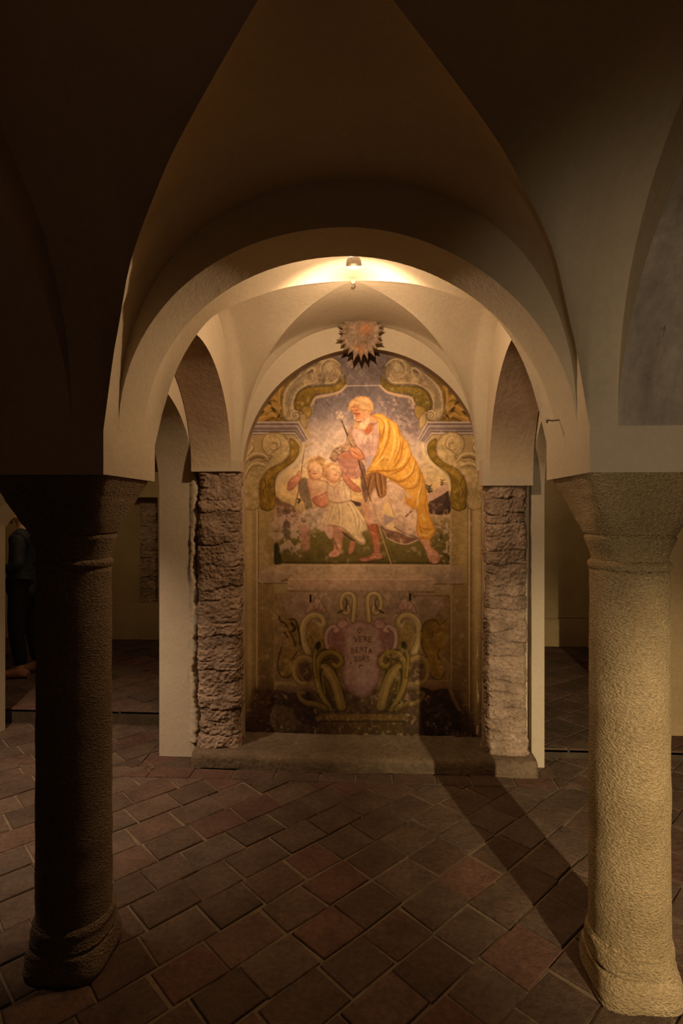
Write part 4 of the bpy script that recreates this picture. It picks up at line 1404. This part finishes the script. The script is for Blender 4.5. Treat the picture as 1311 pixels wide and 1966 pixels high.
# -- scrollwork of the frame around the picture
for m_ in (False, True):
    MIR = 1394.0 if m_ else None
    # raised pale rim along the picture
    stroke([(664, 741), (650, 753), (628, 759), (606, 764), (600, 776)], 5, (204, 166, 122), 2, .9)
    stroke([(583, 852), (580, 870), (568, 888), (550, 903), (535, 918), (530, 940)], 6 if not m_ else 4, (216, 184, 142) if not m_ else (240, 206, 140), 2, .9)
    # olive backs of the scrolls
    poly([(662, 720), (662, 738), (650, 750), (628, 755), (607, 758), (598, 769), (592, 782), (580, 790), (568, 786), (566, 772), (573, 756), (588, 744), (609, 741), (640, 739), (656, 728)], (128, 98, 36) if not m_ else (112, 92, 34), 1.3, rim=((70, 52, 20), 2.6), tex=.22)
    stroke([(573, 764), (582, 752), (600, 747), (630, 746)], 5, (160, 122, 48), 4, .7)
    poly([(577, 785), (590, 778), (598, 783), (598, 795), (592, 804), (584, 798)], (150, 118, 56), 1.3, rim=((84, 62, 28), 2), tex=.15)
    poly([(576, 795), (586, 796), (590, 810), (588, 824), (580, 818), (575, 808)], (172, 142, 92), 1.3, rim=((96, 72, 36), 2.4))
    poly([(556, 842), (572, 852), (573, 870), (562, 888), (537, 906), (529, 920), (528, 940), (530, 958), (526, 975), (512, 980), (499, 974), (498, 942), (502, 920), (512, 906), (526, 895), (545, 885), (557, 870)], (138, 102, 34) if not m_ else (128, 98, 30), 1.3, rim=((66, 48, 18), 2.6), tex=.25)
    stroke([(540, 899), (518, 912), (508, 930), (508, 962)], 7, (166, 124, 48), 4, .7)
    stroke([(507, 920), (510, 932), (505, 944), (508, 955)], 1.6, (64, 48, 18), 1.2, .8)
    stroke([(500, 974), (512, 981), (526, 976)], 1.6, (74, 56, 26), 1.2, .8)
    # upper scroll
    poly([(656, 713), (652, 728), (640, 739), (609, 739), (589, 743), (573, 754), (566, 771), (567, 785), (575, 791), (576, 804), (562, 809), (548, 807), (541, 793), (541, 773), (544, 752), (554, 735), (572, 718), (592, 705), (606, 700), (613, 690), (632, 685), (648, 691)], (172, 144, 104), 1.2, rim=((104, 82, 54), 5), tex=.3, c2=(194, 164, 116), axis=((640, 700), (550, 790)))
    stroke([(596, 712), (572, 730), (558, 752), (553, 780)], 10, (142, 122, 96), 7, .65)
    stroke([(648, 728), (636, 735), (608, 735), (588, 739), (570, 752), (562, 771), (562, 783)], 2.0, (222, 196, 152), 1.2, .85)
    stroke([(547, 796), (545, 772), (549, 752), (560, 735), (578, 719)], 1.6, (224, 198, 152), 1.1, .8)
    stroke(spiral(632, 709, 22, 3.5, -.3, -2.0 if not m_ else -2.0, 60), 2.0, (216, 190, 148), 1.2, .9)
    stroke(spiral(632.8, 710, 20, 3.5, -.3, -2.0, 60), 1.6, (98, 80, 58), 1.6, .7)
    poly([(626, 703), (634, 700), (638, 706), (632, 712), (626, 709)], (196, 170, 130), 1.5)
    blot([(598, 718), (650, 722), (640, 738), (604, 735)], .5, (112, 94, 72), .7, NZ2, .06)
    stroke([(589, 713), (598, 706), (604, 712), (600, 722)], 2.2, (218, 190, 146), 1.4, .8)
    stroke([(592, 716), (600, 711)], 3, (76, 58, 38), 2, .8)
    stroke(spiral(566, 797, 9, 2, -.9, -1.3, 30), 1.8, (222, 196, 150), 1.1, .9)
    stroke(spiral(566.6, 798, 7, 1.5, -.9, -1.2, 30), 1.4, (90, 68, 42), 1.1, .8)
    # cornice
    poly([(470, 809), (574, 809), (592, 842), (577, 850), (564, 832), (470, 836)], (148, 126, 118), 1.0, False, tex=.12)
    for yy_, c_, w_ in ((810.5, (206, 182, 158), 2.4), (814.5, (78, 62, 58), 1.6), (818, (176, 152, 138), 3.0), (823, (108, 90, 86), 3.5), (829, (70, 56, 52), 1.6), (831.5, (206, 182, 158), 2.0), (834.5, (120, 98, 88), 2)):
        k_ = (yy_ - 809) / 27
        stroke([(470, yy_), (574 - 10 * k_, yy_)], w_, c_, 1.0, .85, False)
        stroke([(574 - 10 * k_, yy_), (592 - 15 * k_, 842 + 8 * k_)], w_ * .8, c_, 1.0, .75, False)
    # lower volute and its leaf
    poly([(502, 858), (503, 844), (512, 833), (528, 829), (546, 836), (557, 852), (556, 871), (544, 887), (524, 897), (510, 907), (502, 920), (498, 940), (497, 975), (470, 975), (468, 930), (474, 905), (490, 890), (512, 882), (520, 876), (508, 868)], (182, 152, 100), 1.3, rim=((116, 88, 52), 4), tex=.18, c2=(200, 168, 112), axis=((500, 960), (540, 840)))
    stroke(spiral(525, 853, 23, 9, 1.9, 1.15, 40), 2.2, (128, 98, 58), 2, .8)
    stroke(spiral(524, 852, 22, 8, 1.9, 1.15, 40), 1.6, (224, 198, 146), 1.3, .75)
    stroke([(524, 850), (531, 852), (531, 862), (522, 870)], 3, (132, 104, 64), 2.4, .8)
    for f_ in ([(466, 900), (474, 882), (488, 872), (506, 874), (514, 884)], [(470, 915), (480, 896), (494, 890), (508, 894)], [(462, 880), (472, 862), (476, 844)], [(476, 872), (486, 858), (484, 846)]):
        stroke(f_, 7, (194, 164, 110), 2.5, .95, w2=4)
        stroke([(p[0], p[1] - 2) for p in f_], 1.8, (232, 206, 152), 1.4, .8)
        stroke([(p[0] + 1, p[1] + 3.4) for p in f_], 1.6, (100, 74, 42), 1.3, .8)
    stroke([(480, 884), (492, 878), (506, 880)], 2.4, (62, 44, 24), 1.6, .8)
MIR = None

# -- painted altar: slab, shelf and front
poly([(497, 1098), (515, 1086), (866, 1085), (888, 1099), (888, 1121), (497, 1119)], (170, 138, 108), 1.0, False, tex=.12)
poly([(497, 1098), (515, 1086), (866, 1085), (888, 1099), (860, 1101), (828, 1103), (575, 1103), (550, 1103), (530, 1099)], (186, 152, 116), 1.0, False, tex=.12)
stroke([(497, 1120), (888, 1121.5)], 2, (96, 70, 50), 1.4, .8)
stroke([(527, 1085), (863, 1086)], 1.8, (206, 170, 130), 1, .8)
poly([(552, 1112), (572, 1103), (818, 1103), (832, 1112)], (198, 160, 122), 1.0, False, tex=.1)
poly([(552, 1112), (832, 1112), (832, 1135), (552, 1133)], (184, 146, 114), 1.0, False, tex=.1)
stroke([(552, 1112.5), (832, 1112.5)], 1.6, (226, 190, 148), 1, .8)
stroke([(552, 1135), (832, 1137)], 3.5, (98, 72, 56), 2.4, .7)
stroke([(540, 1116), (551, 1113)], 4, (84, 62, 48), 2.5, .7)
poly([(527, 1138), (863, 1140), (864, 1310), (527, 1308)], (150, 120, 80), 2, False, tex=.2, c2=(124, 96, 60), axis=((0, 1140), (0, 1310)))
poly([(560, 1137), (830, 1139), (800, 1200), (590, 1200)], (164, 132, 108), 8, al=.7, tex=.15)
stroke([(790, 1143), (863, 1144), (863, 1300)], 1.6, (92, 68, 42), 1.2, .8, False)
stroke([(790, 1141), (865, 1141.5)], 1.2, (190, 156, 112), 1, .8, False)
poly([(488, 1322), (880, 1320), (930, 1445), (452, 1445)], (96, 70, 46), 12, False, tex=.3)
# dark hollow at left, column's cast shadow painted at right, lower scrolls
poly([(533, 1318), (552, 1320), (566, 1326), (590, 1322), (600, 1345), (612, 1370), (604, 1385), (575, 1388), (560, 1360), (530, 1352), (512, 1362)], (66, 46, 32), 4, tex=.3)
poly([(808, 1318), (830, 1322), (856, 1318), (866, 1340), (880, 1365), (885, 1400), (870, 1424), (830, 1424), (812, 1400), (808, 1360)], (60, 42, 30), 5, tex=.3)
poly([(531, 1318), (560, 1316), (600, 1326), (556, 1330)], (124, 94, 64), 3, al=.7)
for cx_ in (548, 842):
    stroke(spiral(cx_, 1385, 28, 5, -2.4, 1.5 if cx_ > 700 else -1.5, 50), 7, (128, 98, 66) if cx_ < 700 else (92, 70, 50), 4, .75)  # right scroll toned darker to lie in the painted shadow
    stroke(spiral(cx_, 1385, 28, 5, -2.4, 1.5 if cx_ > 700 else -1.5, 50), 1.6, (70, 50, 34), 2, .6)
# pedestal of the cartouche
poly([(604, 1383), (613, 1371), (782, 1371), (786, 1384)], (138, 102, 50), 1.5, False, tex=.2)
poly([(618, 1385), (774, 1385), (778, 1430), (612, 1430)], (112, 82, 44), 3, False, tex=.3)
stroke([(604, 1385), (786, 1385)], 2.4, (60, 42, 24), 2, .8)
# cartouche
CART = [(667, 1198), (690, 1191), (715, 1197), (740, 1202), (757, 1214), (757, 1240), (738, 1252), (727, 1265), (730, 1298), (720, 1322), (702, 1339), (682, 1336), (664, 1322), (656, 1300), (657, 1268), (648, 1252), (628, 1240), (627, 1214), (642, 1202)]
poly(CART, (170, 126, 116), 1.6, tex=.12, rim=((116, 76, 66), 9))
poly([(672, 1200), (690, 1194), (712, 1202), (722, 1230), (716, 1275), (698, 1310), (682, 1310), (668, 1275), (664, 1230)], (190, 152, 128), 14, al=.8)
poly([(636, 1212), (656, 1208), (664, 1240), (655, 1262), (640, 1246)], (136, 86, 78), 8, al=.75)
poly([(728, 1206), (750, 1214), (752, 1240), (736, 1250)], (130, 82, 74), 8, al=.75)
MA_ = 1386.0
LB, LL, LD = (178, 146, 90), (222, 190, 128), (74, 54, 28)
OB, OL, OD = (136, 108, 44), (176, 144, 72), (46, 36, 16)
for m_ in (False, True):
    MIR = MA_ if m_ else None
    # pink curling rims of the shield
    ribbon([(630, 1246), (626, 1230), (628, 1214), (637, 1204), (646, 1204), (648, 1210), (643, 1212)], 7, (186, 138, 122), (220, 176, 152), (98, 62, 52))
    poly([(645, 1200), (652, 1190), (662, 1188), (670, 1196), (664, 1206), (652, 1208)], (188, 140, 124), 1.5, rim=((116, 76, 66), 4))
    # crest loops
    ribbon([(678, 1192), (680, 1172), (681, 1155), (678, 1143), (668, 1139), (659, 1144), (655, 1156), (657, 1170), (664, 1178), (670, 1174), (669, 1164)], 8.5, LB, LL, LD, 5)
    stroke([(663, 1168), (666, 1158), (664, 1150)], 3, (60, 46, 22), 2, .8)
    stroke([(651, 1176), (658, 1172)], 4, (54, 38, 24), 2, .8)
    # C scrolls
    ribbon([(591, 1252), (583, 1232), (581, 1212), (584, 1196), (595, 1184), (608, 1181), (619, 1187), (622, 1198), (615, 1203), (611, 1197)], 13, LB, LL, LD, 8)
    poly([(592, 1200), (606, 1194), (614, 1206), (622, 1222), (620, 1240), (606, 1248), (594, 1240)], (150, 118, 64), 3, tex=.2, al=.9)
    stroke([(594, 1222), (600, 1228), (598, 1236)], 1.8, (84, 62, 32), 1.5, .7)
    # shells on top
    poly([(586, 1179), (590, 1163), (600, 1154), (612, 1153), (622, 1162), (627, 1178), (612, 1172), (600, 1172)], (188, 144, 118), 1.5, rim=((112, 78, 60), 3))
    for f_ in ([(606, 1172), (601, 1160)], [(610, 1172), (613, 1159)], [(598, 1172), (593, 1164)], [(616, 1174), (621, 1166)]): stroke(f_, 1.8, (116, 78, 58), 1.6, .7)
    stroke([(608, 1153), (612, 1155)], 6, (206, 162, 132), 2)
    # outer leaf scrolls
    ribbon([(598, 1268), (584, 1262), (571, 1268), (565, 1284), (567, 1300), (577, 1312), (588, 1312)], 12, (146, 114, 66), (188, 152, 94), (62, 46, 24), 7)
    poly([(574, 1278), (586, 1272), (596, 1280), (600, 1298), (592, 1308), (580, 1300)], (88, 64, 46), 3, tex=.2)
    stroke([(582, 1296), (590, 1290), (586, 1284)], 2.2, (170, 136, 84), 1.8, .7)
    # big olive leaves embracing the shield
    poly([(604, 1300), (602, 1262), (612, 1248), (638, 1247), (655, 1258), (656, 1276), (646, 1288), (654, 1316), (660, 1344), (656, 1363), (636, 1364), (616, 1340)], (104, 78, 36), 2, tex=.25, rim=((52, 40, 20), 4))
    ribbon([(655, 1356), (650, 1336), (643, 1312), (632, 1292), (622, 1284)], 17, (146, 116, 58), (190, 154, 88), OD, 20)
    ribbon([(636, 1360), (620, 1338), (609, 1308), (608, 1280), (618, 1259), (636, 1252), (652, 1260), (656, 1272), (648, 1280), (641, 1276)], 12, OB, OL, OD, 8)
    stroke([(640, 1358), (628, 1334), (618, 1306), (617, 1286)], 7, (62, 50, 24), 4, .85)
    stroke([(624, 1330), (619, 1306), (620, 1290)], 3, (150, 122, 62), 2, .8)
    stroke([(620, 1270), (634, 1264), (644, 1268)], 2.2, OD, 1.6, .8)
    ribbon([(606, 1300), (603, 1270), (606, 1250), (611, 1237)], 5, OB, OL, OD, 8)
    poly([(606, 1246), (607, 1236), (612, 1231), (616, 1238), (613, 1248)], (58, 46, 20), 1.5)
    for f_ in ([(608, 1250), (618, 1244)], [(630, 1248), (640, 1243)], [(645, 1250), (654, 1250)]): stroke(f_, 3, OB, 2, .9)
    # lower side leaves
    ribbon([(625, 1360), (606, 1352), (590, 1350), (578, 1342), (574, 1332), (584, 1330)], 12, (116, 90, 44), (150, 118, 60), (44, 34, 16), 7)
MIR = None
# outermost foliage differs from side to side
poly([(548, 1195), (560, 1190), (572, 1200), (577, 1240), (570, 1262), (552, 1300), (538, 1298), (534, 1275), (545, 1250), (552, 1225)], (136, 104, 52), 4, al=.8, tex=.3)
for f_, w_ in (([(536, 1184), (539, 1193), (548, 1198), (560, 1220), (568, 1240)], 2.8), ([(556, 1189), (566, 1190), (572, 1205), (577, 1238)], 3.4), ([(541, 1242), (536, 1258), (533, 1278), (538, 1296), (550, 1301), (558, 1297)], 2.6), ([(560, 1197), (566, 1206), (562, 1212)], 6), ([(546, 1215), (551, 1222)], 4), ([(561, 1266), (570, 1252)], 2.4)): stroke(f_, w_, (58, 42, 20), 1.4, .9)
poly([(808, 1210), (820, 1192), (838, 1188), (856, 1192), (855, 1240), (848, 1262), (856, 1300), (838, 1304), (826, 1290), (818, 1256), (808, 1240)], (142, 106, 40), 3, al=.9, tex=.2)
for f_, w_ in (([(808, 1212), (816, 1196), (828, 1190), (838, 1192), (842, 1199), (849, 1197), (857, 1190)], 2.4), ([(809, 1226), (812, 1246), (820, 1262)], 2.0), ([(832, 1210), (829, 1226)], 1.6), ([(844, 1246), (840, 1258), (846, 1268)], 2.4), ([(824, 1290), (832, 1302), (846, 1304), (853, 1292)], 2.2)): stroke(f_, w_, (74, 54, 22), 1.4, .85)
stroke([(845, 1258), (856, 1268), (861, 1286), (858, 1306), (866, 1330), (880, 1360)], 6, (146, 114, 76), 3, .8)
stroke([(798, 1307), (862, 1307)], 1.8, (180, 142, 92), 1.2, .8)
poly([(806, 1316), (862, 1310), (864, 1322), (846, 1322), (832, 1326), (818, 1321)], (136, 102, 66), 2, al=.9)
# two small slots, the shade inside them painted black
for kx, ky in ((596, 1149), (787, 1146)):
    stroke([(kx + 2, ky - 5), (kx + 6, ky - 6), (kx + 8, ky)], 2.0, (92, 68, 50), 1.5, .8)
    stroke([(kx, ky - 6), (kx, ky + 6)], 3.6, (8, 6, 5), .9)

# inscription
INK = (58, 32, 24)


def letters(txt, cx, y, h, w, gap, slant=0.0, rise=()):
    G = {'O': [[(.5, 0), (.1, .3), (.1, .7), (.5, 1), (.9, .7), (.9, .3), (.5, 0)]],
         'V': [[(0, 0), (.5, 1)], [(.5, 1), (1, 0)]],
         'E': [[(.15, 0), (.15, 1)], [(.0, 0), (.9, 0)], [(.15, .48), (.7, .48)], [(.0, 1), (.95, 1)]],
         'R': [[(.15, 0), (.15, 1)], [(.0, 0), (.7, .02), (.85, .25), (.65, .48), (.15, .5)], [(.45, .5), (1, 1)]],
         'B': [[(.15, 0), (.15, 1)], [(.0, 0), (.65, .02), (.8, .24), (.6, .47), (.15, .48)], [(.6, .48), (.95, .72), (.75, .98), (.0, 1)]],
         'A': [[(0, 1), (.5, 0)], [(.5, 0), (1, 1)], [(.25, .62), (.78, .62)]],
         'T': [[(0, .02), (1, .02)], [(.5, 0), (.5, 1)]],
         'S': [[(.9, .14), (.5, 0), (.12, .2), (.3, .45), (.75, .6), (.9, .82), (.5, 1), (.08, .86)]],
         '~': [[(.0, .9), (.05, .1), (.35, .0)], [(.35, .25), (.6, .0), (.95, .15)]]}
    tot = len(txt) * w + (len(txt) - 1) * gap
    x = cx - tot / 2
    for i, ch in enumerate(txt):
        dy = rise[i] if i < len(rise) else 0
        for s in G[ch]:
            stroke([(x + p[0] * w, y + dy + p[1] * h) for p in s], 1.2, INK, .9, .95, smooth=ch in 'OSRB~')
        x += w + gap


letters('O', 690.5, 1206, 9.5, 7.5, 2)
letters('VERE', 697, 1222.5, 9.5, 6.6, 2.4, rise=(0, 0, -.4, .4))
letters('BEATA', 694, 1243, 9.8, 6.4, 2.0, rise=(1.6, 0, -1, 0, 2.2))
letters('SORS', 695, 1259.5, 10, 6.2, 1.8, rise=(.8, 0, 0, .6))
letters('~', 693.5, 1277, 5, 8, 2)
stroke([(673, 1272), (673.4, 1273)], 2.2, (30, 16, 12), .9)

# -- age: grime near the floor, scratches and flaking everywhere
d_ = np.clip((yyv - 1300) / 120, 0, 1)
CAN *= (1 - .42 * d_ * (.5 + NZ1))[..., None]
sp = np.clip((NZ3 - .64) / .14, 0, 1) * d_ * .45
CAN += (col((170, 140, 100)) - CAN) * sp[..., None]
CAN *= (1 + .20 * (NZ1 - .5) + .14 * (NZ3 - .5))[..., None]
fl = np.clip((NZ2 * .6 + NZ3 * .4 - .61) / .12, 0, 1) * .4
CAN += (col((206, 176, 140)) - CAN) * fl[..., None]
CAN = np.clip(CAN, 0, 1)
CAN *= (1 + .22 * (NZ4 - .5))[..., None]
CAN = np.clip(CAN * np.array((1.0, .975, .955)), 0, 1)
LIN = np.where(CAN <= .04045, CAN / 12.92, ((CAN + .055) / 1.055) ** 2.4) * PIG

# -- put the pigments on the wall
fx = (xxv - 655.5) / F; fq = (983.0 - yyv) / F
zc_ = YM / (CY + fx * SY)
WX = zc_ * (fx * CY - SY); WZ = H + zc_ * fq
base = U(694, 1440, YM)
qi, qj = np.mgrid[0:PH - 1, 0:PW - 1]
qx = xxv[:-1, :-1] + .5; qy = yyv[:-1, :-1] + .5
qX = WX[:-1, :-1]; qZ = WZ[:-1, :-1]
inside = (np.abs(qX - MXC) < MA + .03) & ((qZ < H + .24) | (((qX - MXC) / (MA + .03)) ** 2 + ((qZ - H - .235) / (.772 + .03)) ** 2 < 1)) & (qZ > .10)
pm = PANEL_MASK[:-1, :-1] > .5
cm_ = np.zeros((PH, PW))
x0, x1, y0, y1, al_, X, Y, sd = mask_poly(crom(CART, True, 5), 1.0)
cm_[y0:y1, x0:x1] = al_
cm_ = cm_[:-1, :-1] > .5
regions = [('painted_scene', pm, None), ('inscribed_shield', cm_ & ~pm, 'pink painted shield with the words O VERE BEATA SORS'),
           ('painted_altar', (qy >= 1085) & ~pm & ~cm_, 'painted altar front with scrolls and leaves'), ('painted_frame', (qy < 1085) & ~pm & ~cm_, 'painted stone frame with scrolls')]
M_FRESCO, nt, b_ = new_mat('fresco pigments')
at = nd(nt, 'ShaderNodeAttribute', attribute_name='pigment')
nt.links.new(at.outputs['Color'], b_.inputs['Base Color'])
b_.inputs['Roughness'].default_value = .85
tcn = nd(nt, 'ShaderNodeTexCoord')
nn_ = nd(nt, 'ShaderNodeTexNoise')
nn_.inputs['Scale'].default_value = 45; nn_.inputs['Detail'].default_value = 6; nn_.inputs['Roughness'].default_value = .7
nt.links.new(tcn.outputs['Object'], nn_.inputs['Vector'])
bpn = nd(nt, 'ShaderNodeBump')
bpn.inputs['Strength'].default_value = .35; bpn.inputs['Distance'].default_value = .006
nt.links.new(nn_.outputs['Fac'], bpn.inputs['Height'])
nt.links.new(bpn.outputs['Normal'], b_.inputs['Normal'])
fres = empty('wall_painting', base)
tag(fres, 'faded arched fresco of an old man in yellow cloak with two children', 'mural')
for nm, msk, lab in regions:
    sel = msk & inside
    I = qi[sel]; J = qj[sel]
    quad = np.stack([I * PW + J, (I + 1) * PW + J, (I + 1) * PW + J + 1, I * PW + J + 1], 1)
    used, inv = np.unique(quad.ravel(), return_inverse=True)
    co = np.stack([WX.ravel()[used] - base.x, np.zeros(len(used)), WZ.ravel()[used] - base.z], 1).astype(np.float32)
    me = bpy.data.meshes.new(nm)
    me.vertices.add(len(used)); me.vertices.foreach_set('co', co.ravel())
    nf = len(quad)
    me.loops.add(nf * 4); me.loops.foreach_set('vertex_index', inv.astype(np.int32))
    me.polygons.add(nf)
    me.polygons.foreach_set('loop_start', np.arange(0, nf * 4, 4, dtype=np.int32))
    me.polygons.foreach_set('loop_total', np.full(nf, 4, dtype=np.int32))
    me.update(calc_edges=True)
    ca_ = me.color_attributes.new('pigment', 'FLOAT_COLOR', 'POINT')
    cl_ = np.concatenate([LIN.reshape(-1, 3)[used], np.ones((len(used), 1))], 1).astype(np.float32)
    ca_.data.foreach_set('color', cl_.ravel())
    me.materials.append(M_FRESCO)
    me.validate()
    o = bpy.data.objects.new(nm, me); COL.objects.link(o); o.parent = fres
    if lab: o['label'] = lab
# ------------------------------------------------------------------ light
W = bpy.data.worlds.new('world')
SC.world = W
W.use_nodes = True
W.node_tree.nodes['Background'].inputs['Color'].default_value = (.5, .35, .2, 1)
W.node_tree.nodes['Background'].inputs['Strength'].default_value = .0


def light(name, kind, loc, power, color, size=.03, target=None, angle=60, blend=.5):
    d = bpy.data.lights.new(name, kind)
    d.energy = power
    d.color = color
    d.shadow_soft_size = size
    if kind == 'SPOT':
        d.spot_size = math.radians(angle)
        d.spot_blend = blend
    o = bpy.data.objects.new(name, d)
    COL.objects.link(o)
    o.location = loc
    if target is not None:
        o.rotation_euler = (Vector(target) - Vector(loc)).to_track_quat('-Z', 'Y').to_euler()
    return o


WARM = (1, .605, .315)
SC.view_settings.gamma = 1.15
ld = lp + Vector((0, .06, -.035))
light('mural_beam', 'SPOT', ld, 72, WARM, .02, U(708, 885, YM), 54, 1.0)
light('mural_glow', 'POINT', lp + Vector((0, -.004, -.055)), 4.5, WARM, .012)
light('mural_flood', 'SPOT', lp + Vector((0, .05, -.05)), 30, WARM, .015, lp + Vector((0, 1, -.62)), 172, .45)
light('nave_flood', 'SPOT', lp + Vector((0, -.02, -.05)), 13, WARM, .02, lp + Vector((0, -.8, -1.05)), 140, .5)
# lamp of the right aisle, behind the viewer: throws the shadow of the right column
light('right_aisle_beam', 'SPOT', (1.54, -1.45, 1.88), 800, (1, .71, .38), .02, (1.38, 1.85, .42), 37, 1.0)
# lamp of the left aisle, lights the pale pier and the floor there
light('left_aisle_beam', 'SPOT', (-2.1, 2.15, H + .75), 190, (1, .66, .42), .03, (-1.9, 2.95, 0), 78, 1.0)
# lamp of the nave behind the viewer, aimed up at the head of the right column
light('rear_nave_beam', 'SPOT', (-.35, -1.7, 1.15), 105, (1, .72, .44), .08, (1.02, 1.6, 1.58), 36, 1.0)
light('rear_nave_fill', 'POINT', (-.2, -1.5, 1.5), 1.6, (1, .74, .5), .2)  # added fill with no lamp of its own, lifts the dark shadows
light('right_far_glow', 'POINT', (1.7, 4.9, 2.3), 8, (1, .66, .38), .1)
light('left_far_glow', 'POINT', (-2.4, 4.4, 2.3), 9, (1, .68, .38), .1)
